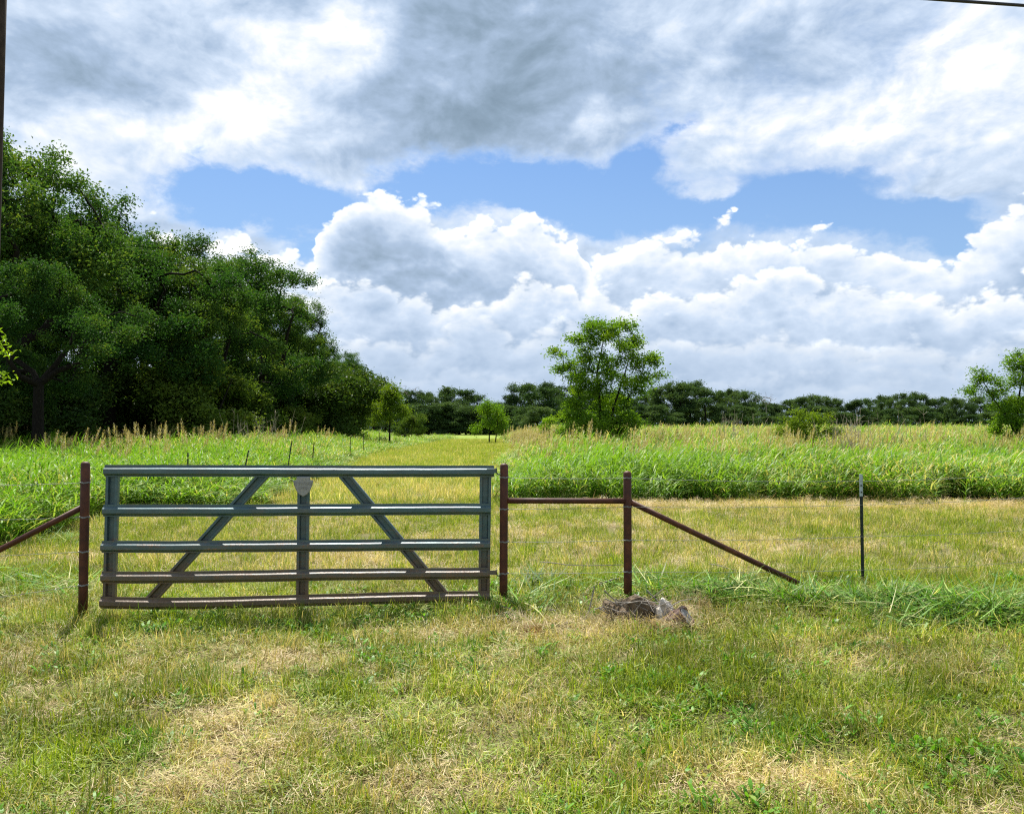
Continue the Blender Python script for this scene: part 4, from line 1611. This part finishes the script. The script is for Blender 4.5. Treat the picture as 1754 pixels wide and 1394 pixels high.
def tuft(px, py, mat, n, r, h0, h1, w, label, seed, dry=.5, lean=.3, curve=.5):
    """one tuft, its own thing"""
    x, y = on_ground(px, py)
    rng = np.random.default_rng(seed)
    b = disc(rng, n, r); b[:, 2] = -.01
    v, f, a, bb = blades(rng, b, np.arctan2(b[:, 1], b[:, 0]) + rng.normal(0, .8, n), np.abs(rng.normal(0, lean, n)), U(rng, n, h0, h1), U(rng, n, w * .7, w * 1.2), rng.normal(curve, .4, n), 4)
    o_ = ob('grass_tuft', mesh('grass_tuft', v, f, mat, False, {'ra': a, 'rb': bb}), loc=(x, y, gz(x, y)))
    tag(o_, label, 'grass tuft', 'single grass tufts')
    return o_


def plain_green(name, c0, c1, trans=.4):
    m, gg, out = new_mat(name)
    c = gg.mix(gg.attr('ra')['Fac'], c0, c1)
    leafy(gg, out, c, trans, .42, .4)
    return m


M['tuft_green'] = plain_green('tuft_green', (.06, .17, .012), (.14, .29, .03))
M['tuft_olive'] = plain_green('tuft_olive', (.14, .20, .04), (.34, .34, .12))
M['tuft_red'] = plain_green('tuft_red', (.20, .085, .035), (.40, .21, .09), .3)
tuft(911, 1088, M['tuft_red'], 150, .075, .05, .15, .004, 'reddish brown dry tuft in front of the hinge post', 51, lean=.25)
tuft(1112, 1182, M['tuft_green'], 110, .07, .07, .18, .005, 'bright green tuft in the mown grass below the pale rock', 52)
tuft(1340, 1262, M['tuft_green'], 320, .20, .05, .15, .006, 'widest bright green patch of grass in the right foreground', 53)
tuft(805, 1118, M['tuft_green'], 90, .09, .08, .2, .005, 'green tuft below the right end of the gate', 54)
tuft(1385, 992, M['tuft_olive'], 60, .16, .3, .62, .011, 'tall arching pale tuft behind the end of the diagonal brace', 55, lean=.35, curve=.9)
tuft(1635, 985, M['tuft_olive'], 40, .2, .2, .5, .009, 'loose pale tuft beyond the wires right of the line post', 56, lean=.45, curve=.8)
tuft(350, 1168, M['tuft_green'], 60, .10, .08, .2, .009, 'broad bladed green tuft left of the straw track', 57, lean=.5)
tuft(238, 1290, M['tuft_green'], 110, .12, .08, .19, .005, 'green tuft in the left foreground', 58)
tuft(1480, 830 + 160, M['tuft_green'], 50, .15, .08, .22, .008, 'green tuft around the foot of the line post', 59)

M['tuft_brown'] = plain_green('tuft_brown', (.13, .085, .045), (.40, .31, .19), .3)
tuft(1075, 1066, M['tuft_brown'], 260, .20, .08, .26, .005, 'brown grey dead clump of stems over the dark heap', 71, lean=.7, curve=.5)
tuft(1195, 1050, M['tuft_brown'], 120, .10, .12, .30, .004, 'upright brown dead grass behind the clay pipe piece', 72, lean=.3, curve=.3)
tuft(1120, 1088, M['tuft_brown'], 190, .16, .06, .2, .005, 'low brown dead grass in front of the pale rock', 73, lean=.7)
tuft(145, 1074, M['tuft_olive'], 70, .07, .05, .15, .005, 'small olive tuft at the foot of the left post', 74, lean=.5)
tuft(868, 1036, M['tuft_green'], 90, .09, .06, .17, .007, 'green tuft around the foot of the hinge post', 75, lean=.6)
tuft(1078, 1018, M['tuft_olive'], 70, .08, .05, .15, .006, 'olive tuft at the foot of the middle pipe post', 76, lean=.5)

# ------------------------------------------------------------------ ground cover
rng = np.random.default_rng(2024)
lib_fine = library('fine_grass', clump_fine, 6, M['fg'], 1000)
lib_long = library('long_grass', clump_fine, 4, M['fg'], 1100, n=34, r=.09, h0=.09, h1=.24, w0=.0035, w1=.0075, lean=.5, curve=1.0, seg=4)
lib_flat = library('flat_straw', clump_flat, 5, M['straw'], 1200)
lib_weed = library('broad_weed', clump_weed, 5, M['weed'], 1300)
lib_tall = library('tall_clump', clump_tall, 6, M['tall'], 1400)
lib_seed = library('seed_clump', clump_seed, 5, M['seed'], 1500)
lib_cut = library('cut_clump', clump_flat, 5, M['cut'], 1600, n=22, r=.26, l0=.2, l1=.6, w0=.009, w1=.024, lift=.08)
lib_green = library('green_cuttings', clump_flat, 5, M['fg'], 1700, n=30, r=.12, l0=.03, l1=.10, w0=.003, w1=.007, lift=.06)


def tones(X, Y, rng, a=.6, b=1.45):
    return a + (b - a) * np.clip((fbm(X * 1.7, Y * 1.7, 4, 40.0) - .5) * 1.4 + .5 + .4 * (rng.random(len(X)) - .5), 0, 1)


# foreground: rough grass between the camera and the fence
X, Y = pts(rng, -7.5, 7.5, 2.6, 9.0, 165)
d = dryness(X, Y)
gap = fbm(X * 5.0, Y * 5.0, 3, 61.0)
keep = rng.random(len(X)) < (1.05 - .5 * d) * (.18 + .95 * sstep(gap, .34, .58))
X, Y, d = X[keep], Y[keep], d[keep]
scatter('rough_grass', lib_fine, X, Y, U(rng, len(X), .75, 1.35) * (1.1 - .35 * d), d, tones(X, Y, rng), rng, 'rough short green and straw grass in front of the gate', 'grass', tilt=.2)
X, Y = pts(rng, -7.5, 7.5, 2.6, 9.0, 42)
d = dryness(X, Y)
patch = fbm(X * 1.3, Y * 1.3, 3, 77.0)
keep = rng.random(len(X)) < sstep(patch, .40, .60) * (.2 + .9 * sstep(fbm(X * 4, Y * 4, 2, 44.0), .4, .62))
X, Y, d = X[keep], Y[keep], d[keep]
scatter('longer_grass', lib_long, X, Y, U(rng, len(X), .7, 1.15), np.clip(d - .05, 0, 1), tones(X, Y, rng, .7, 1.1), rng, 'longer bent grass in patches over the rough foreground', 'grass', tilt=.2)
X, Y = pts(rng, -7.5, 7.5, 2.6, 9.5, 130)
d = dryness(X, Y)
keep = rng.random(len(X)) < .20 + .55 * sstep(d, .4, 1.0)
X, Y, d = X[keep], Y[keep], d[keep]
scatter('straw_litter', lib_flat, X, Y, U(rng, len(X), .7, 1.2), d, U(rng, len(X), .7, 1.05), rng, 'dry straw cuttings lying loose over the foreground ground', 'straw')
X, Y = pts(rng, -7.0, 7.0, 2.6, 8.8, 44)
d = dryness(X, Y)
patch = fbm(X * 1.1, Y * 1.1, 3, 99.0)
keep = rng.random(len(X)) < sstep(patch, .47, .62) * (1.1 - d)
X, Y, d = X[keep], Y[keep], d[keep]
scatter('low_weeds', lib_weed, X, Y, U(rng, len(X), .7, 1.5), np.clip(d - .25, 0, 1), U(rng, len(X), .8, 1.2), rng, 'low broad leaved weeds in patches through the foreground grass', 'weeds')

X, Y = pts(rng, -7.5, 7.5, 2.6, 9.2, 100)
d = dryness(X, Y)
scatter('green_cuttings', lib_green, X, Y, U(rng, len(X), .7, 1.3), np.clip(d - .22, 0, 1), tones(X, Y, rng, .7, 1.35), rng, 'short mown clippings of green and straw lying over the rough grass', 'cuttings', tilt=.2)

# mown strip behind the fence and the track
def open_ground(X, Y):
    l, r = tall_mask(X, Y)
    return ~(l | r)


X, Y = pts(rng, -12, 15, 8.4, 20, 75)
k = open_ground(X, Y); X, Y = X[k], Y[k]
d = dryness(X, Y)
scatter('mown_grass', lib_fine, X, Y, U(rng, len(X), .7, 1.3), np.clip(d - .10, 0, 1), tones(X, Y, rng, .8, 1.3), rng, 'mown short dry grass between the fence and the tall grass', 'grass', tilt=.2)
X, Y = pts(rng, -12, 15, 8.6, 18, 7)
k = open_ground(X, Y) & (fbm(X * .6, Y * .9, 3, 19.0) > .42); X, Y = X[k], Y[k]
scatter('strip_tufts', lib_long, X, Y, U(rng, len(X), .7, 1.4), np.clip(dryness(X, Y) - .2, 0, .6), tones(X, Y, rng, .8, 1.4), rng, 'taller green blades missed by the mower on the strip behind the fence', 'grass', tilt=.2)
X, Y = pts(rng, -12, 15, 8.4, 20, 46)
k = open_ground(X, Y); X, Y = X[k], Y[k]
d = dryness(X, Y)
k = rng.random(len(X)) < sstep(d, .3, .9) + .08
X, Y, d = X[k], Y[k], d[k]
scatter('mown_straw', lib_flat, X, Y, U(rng, len(X), .8, 1.4), d, U(rng, len(X), .75, 1.05), rng, 'raked straw lying on the mown strip behind the fence', 'straw')
X, Y = pts(rng, .3, 14, 15.6, 17.9, 34)
k = rng.random(len(X)) < np.exp(-((Y - 17.0 + (fbm(X * .8, X * 0 + 2, 2) - .5)) / .55) ** 2)
X, Y = X[k], Y[k]
scatter('raked_straw', lib_flat, X, Y, U(rng, len(X), 1.0, 1.9), U(rng, len(X), .5, 1), U(rng, len(X), .85, 1.15), rng, 'pale straw raked into a low bank at the foot of the right tall grass', 'straw', tilt=.35, zoff=.03)
X, Y = pts(rng, -16, 4, 19, 110, 17)
k = open_ground(X, Y); X, Y = X[k], Y[k]
sc = U(rng, len(X), 1.0, 1.7) * (1 + .35 * sstep(Y, 30, 60))
scatter('track_grass', lib_long, X, Y, sc, np.clip(dryness(X, Y) + .12, 0, 1), tones(X, Y, rng, 1.1, 1.5), rng, 'light green grass of the mown track leading to the far trees', 'grass', tilt=.2)


# tall grass
def tall_side(name, side, label, seed):
    rng = np.random.default_rng(seed)
    XX, YY, SS = [], [], []
    zones = [(11, 21, 9.0, 1.0), (21, 30, 5.5, 1.05), (30, 45, 3.2, 1.12), (45, 75, 1.5, 1.25), (75, 130, .5, 1.55)]
    for (y0, y1, dens, s) in zones:
        xr = y1 * .68 + 3
        X, Y = pts(rng, -xr if side == 'L' else -8, 3 if side == 'L' else xr, y0, y1, dens, 2.5)
        l, r = tall_mask(X, Y)
        k = l if side == 'L' else r
        XX.append(X[k]); YY.append(Y[k]); SS.append(np.full(k.sum(), s))
    X, Y, sc = np.concatenate(XX), np.concatenate(YY), np.concatenate(SS)
    # lower at the very edge
    l2, r2 = tall_mask(X - (.7 if side == 'R' else -.7), Y - .7)
    edge = (r2 if side == 'R' else l2)
    h = sc * U(rng, len(X), .82, 1.1) * np.where(edge, 1.0, .75) * (.80 + .40 * fbm(X * .35, Y * .35, 3, 55.0)) * (.74 + .2 * sstep(Y, 19, 40))
    if side == 'L':      # lower and thinner towards the mown track
        h = h * np.where(Y > 17, .42 + .58 * sstep((-6.1 - .088 * (Y - 18)) - X, 0, 1.5 + .07 * Y), 1)
    else:
        h = h * np.where(Y > 20, .5 + .5 * sstep(X - (-.15 - .035 * (Y - 18) + 2.0 * sstep(Y, 26, 60)), 0, 1.5 + .05 * Y), 1)
    d = np.clip(.06 + .55 * (fbm(X * .3, Y * .3, 3, 66.0) - .42) + .26 * sstep(Y, 22, 40), 0, .7)
    if side == 'L': d = d * .6
    tn = .82 + .4 * fbm(X * .5, Y * .5, 3, 88.0)
    scatter(name, lib_tall, X, Y, np.stack([sc, sc, h], 1), d, tn, rng, label, 'tall grass', tilt=.07, yaw=rng.normal(0, .5, len(X)))


tall_side('tall_grass', 'R', 'dense tall green grass filling the right half of the field', 301)
tall_side('tall_grass', 'L', 'dense tall green grass with glossy blades left of the track', 302)
rng = np.random.default_rng(404)
X, Y = pts(rng, -2, 60, 22, 80, 1.1, 3)
_, r_ = tall_mask(X, Y)
pch = fbm(X * .22, Y * .22, 3, 31.0)
k = r_ & (rng.random(len(X)) < (.25 + .75 * sstep(Y, 24, 34)) * (.25 + sstep(pch, .35, .6)))
X, Y = X[k], Y[k]
scatter('seed_heads', lib_seed, X, Y, U(rng, len(X), .72, .96) * (1 + .12 * sstep(Y, 40, 70)), U(rng, len(X), .2, .9), U(rng, len(X), .85, 1.2), rng, 'tan seed heads standing above the right tall grass', 'seed heads', tilt=.08, yaw=rng.normal(0, .4, len(X)))
X, Y = pts(rng, -45, -6, 19, 48, 1.5, 3)
l_, _ = tall_mask(X, Y)
k = l_ & (rng.random(len(X)) < .04 + .28 * sstep(Y - .25 * (-X - 12), 21, 27) * sstep(-X, 8, 13) * sstep(fbm(X * .25, Y * .25, 3, 12.0), .35, .6))
X, Y = X[k], Y[k]
scatter('seed_heads', lib_seed, X, Y, U(rng, len(X), .85, 1.12), U(rng, len(X), .3, 1), U(rng, len(X), .75, 1.1), rng, 'brown feathery seed heads above the left tall grass before the wood', 'seed heads', tilt=.08, yaw=rng.normal(0, .4, len(X)))

# cut green grass lying along the right fence line and by the left post
XX, YY = [], []
for (px, py, sx, sy, n) in [(1050, 1078, .20, .05, 40), (1130, 1084, .14, .04, 26), (1075, 1050, .18, .06, 16), (905, 1075, .25, .08, 30), (1180, 1060, .12, .08, 16), (1185, 1040, .1, .08, 14)]:
    x, y = on_ground(px, py)
    XX.append(rng.normal(x, sx, n)); YY.append(rng.normal(y, sy, n))
X, Y = np.concatenate(XX), np.concatenate(YY)
scatter('dead_straw', lib_flat, X, Y, U(rng, len(X), .8, 1.5), U(rng, len(X), .3, 1), U(rng, len(X), .5, 1.0), rng, 'brown dead straw heaped round the pale rock and dark heap', 'straw', tilt=.45, zoff=.02)
XX, YY = [], []
for (px, py, sx, sy, n) in [(1210, 1014, .4, .12, 45), (1330, 1030, .5, .12, 75), (1450, 1032, .6, .13, 85), (1590, 1038, .6, .15, 75), (1700, 1058, .6, .2, 110), (1820, 1058, .7, .22, 80),
                            (960, 1010, .4, .10, 16), (1130, 1000, .3, .07, 18), (885, 1036, .15, .06, 8), (40, 1010, .5, .4, 36), (70, 925, .4, .4, 24)]:
    x, y = on_ground(px, py)
    XX.append(rng.normal(x, sx, n)); YY.append(rng.normal(y, sy, n))
X, Y = np.concatenate(XX), np.concatenate(YY)
scatter('cut_grass', lib_cut, X, Y, U(rng, len(X), .55, 1.1), U(rng, len(X), 0, .4), U(rng, len(X), .55, 1.5), rng, 'long green cut grass lying in a swath along the fence line', 'cut grass', tilt=.15)
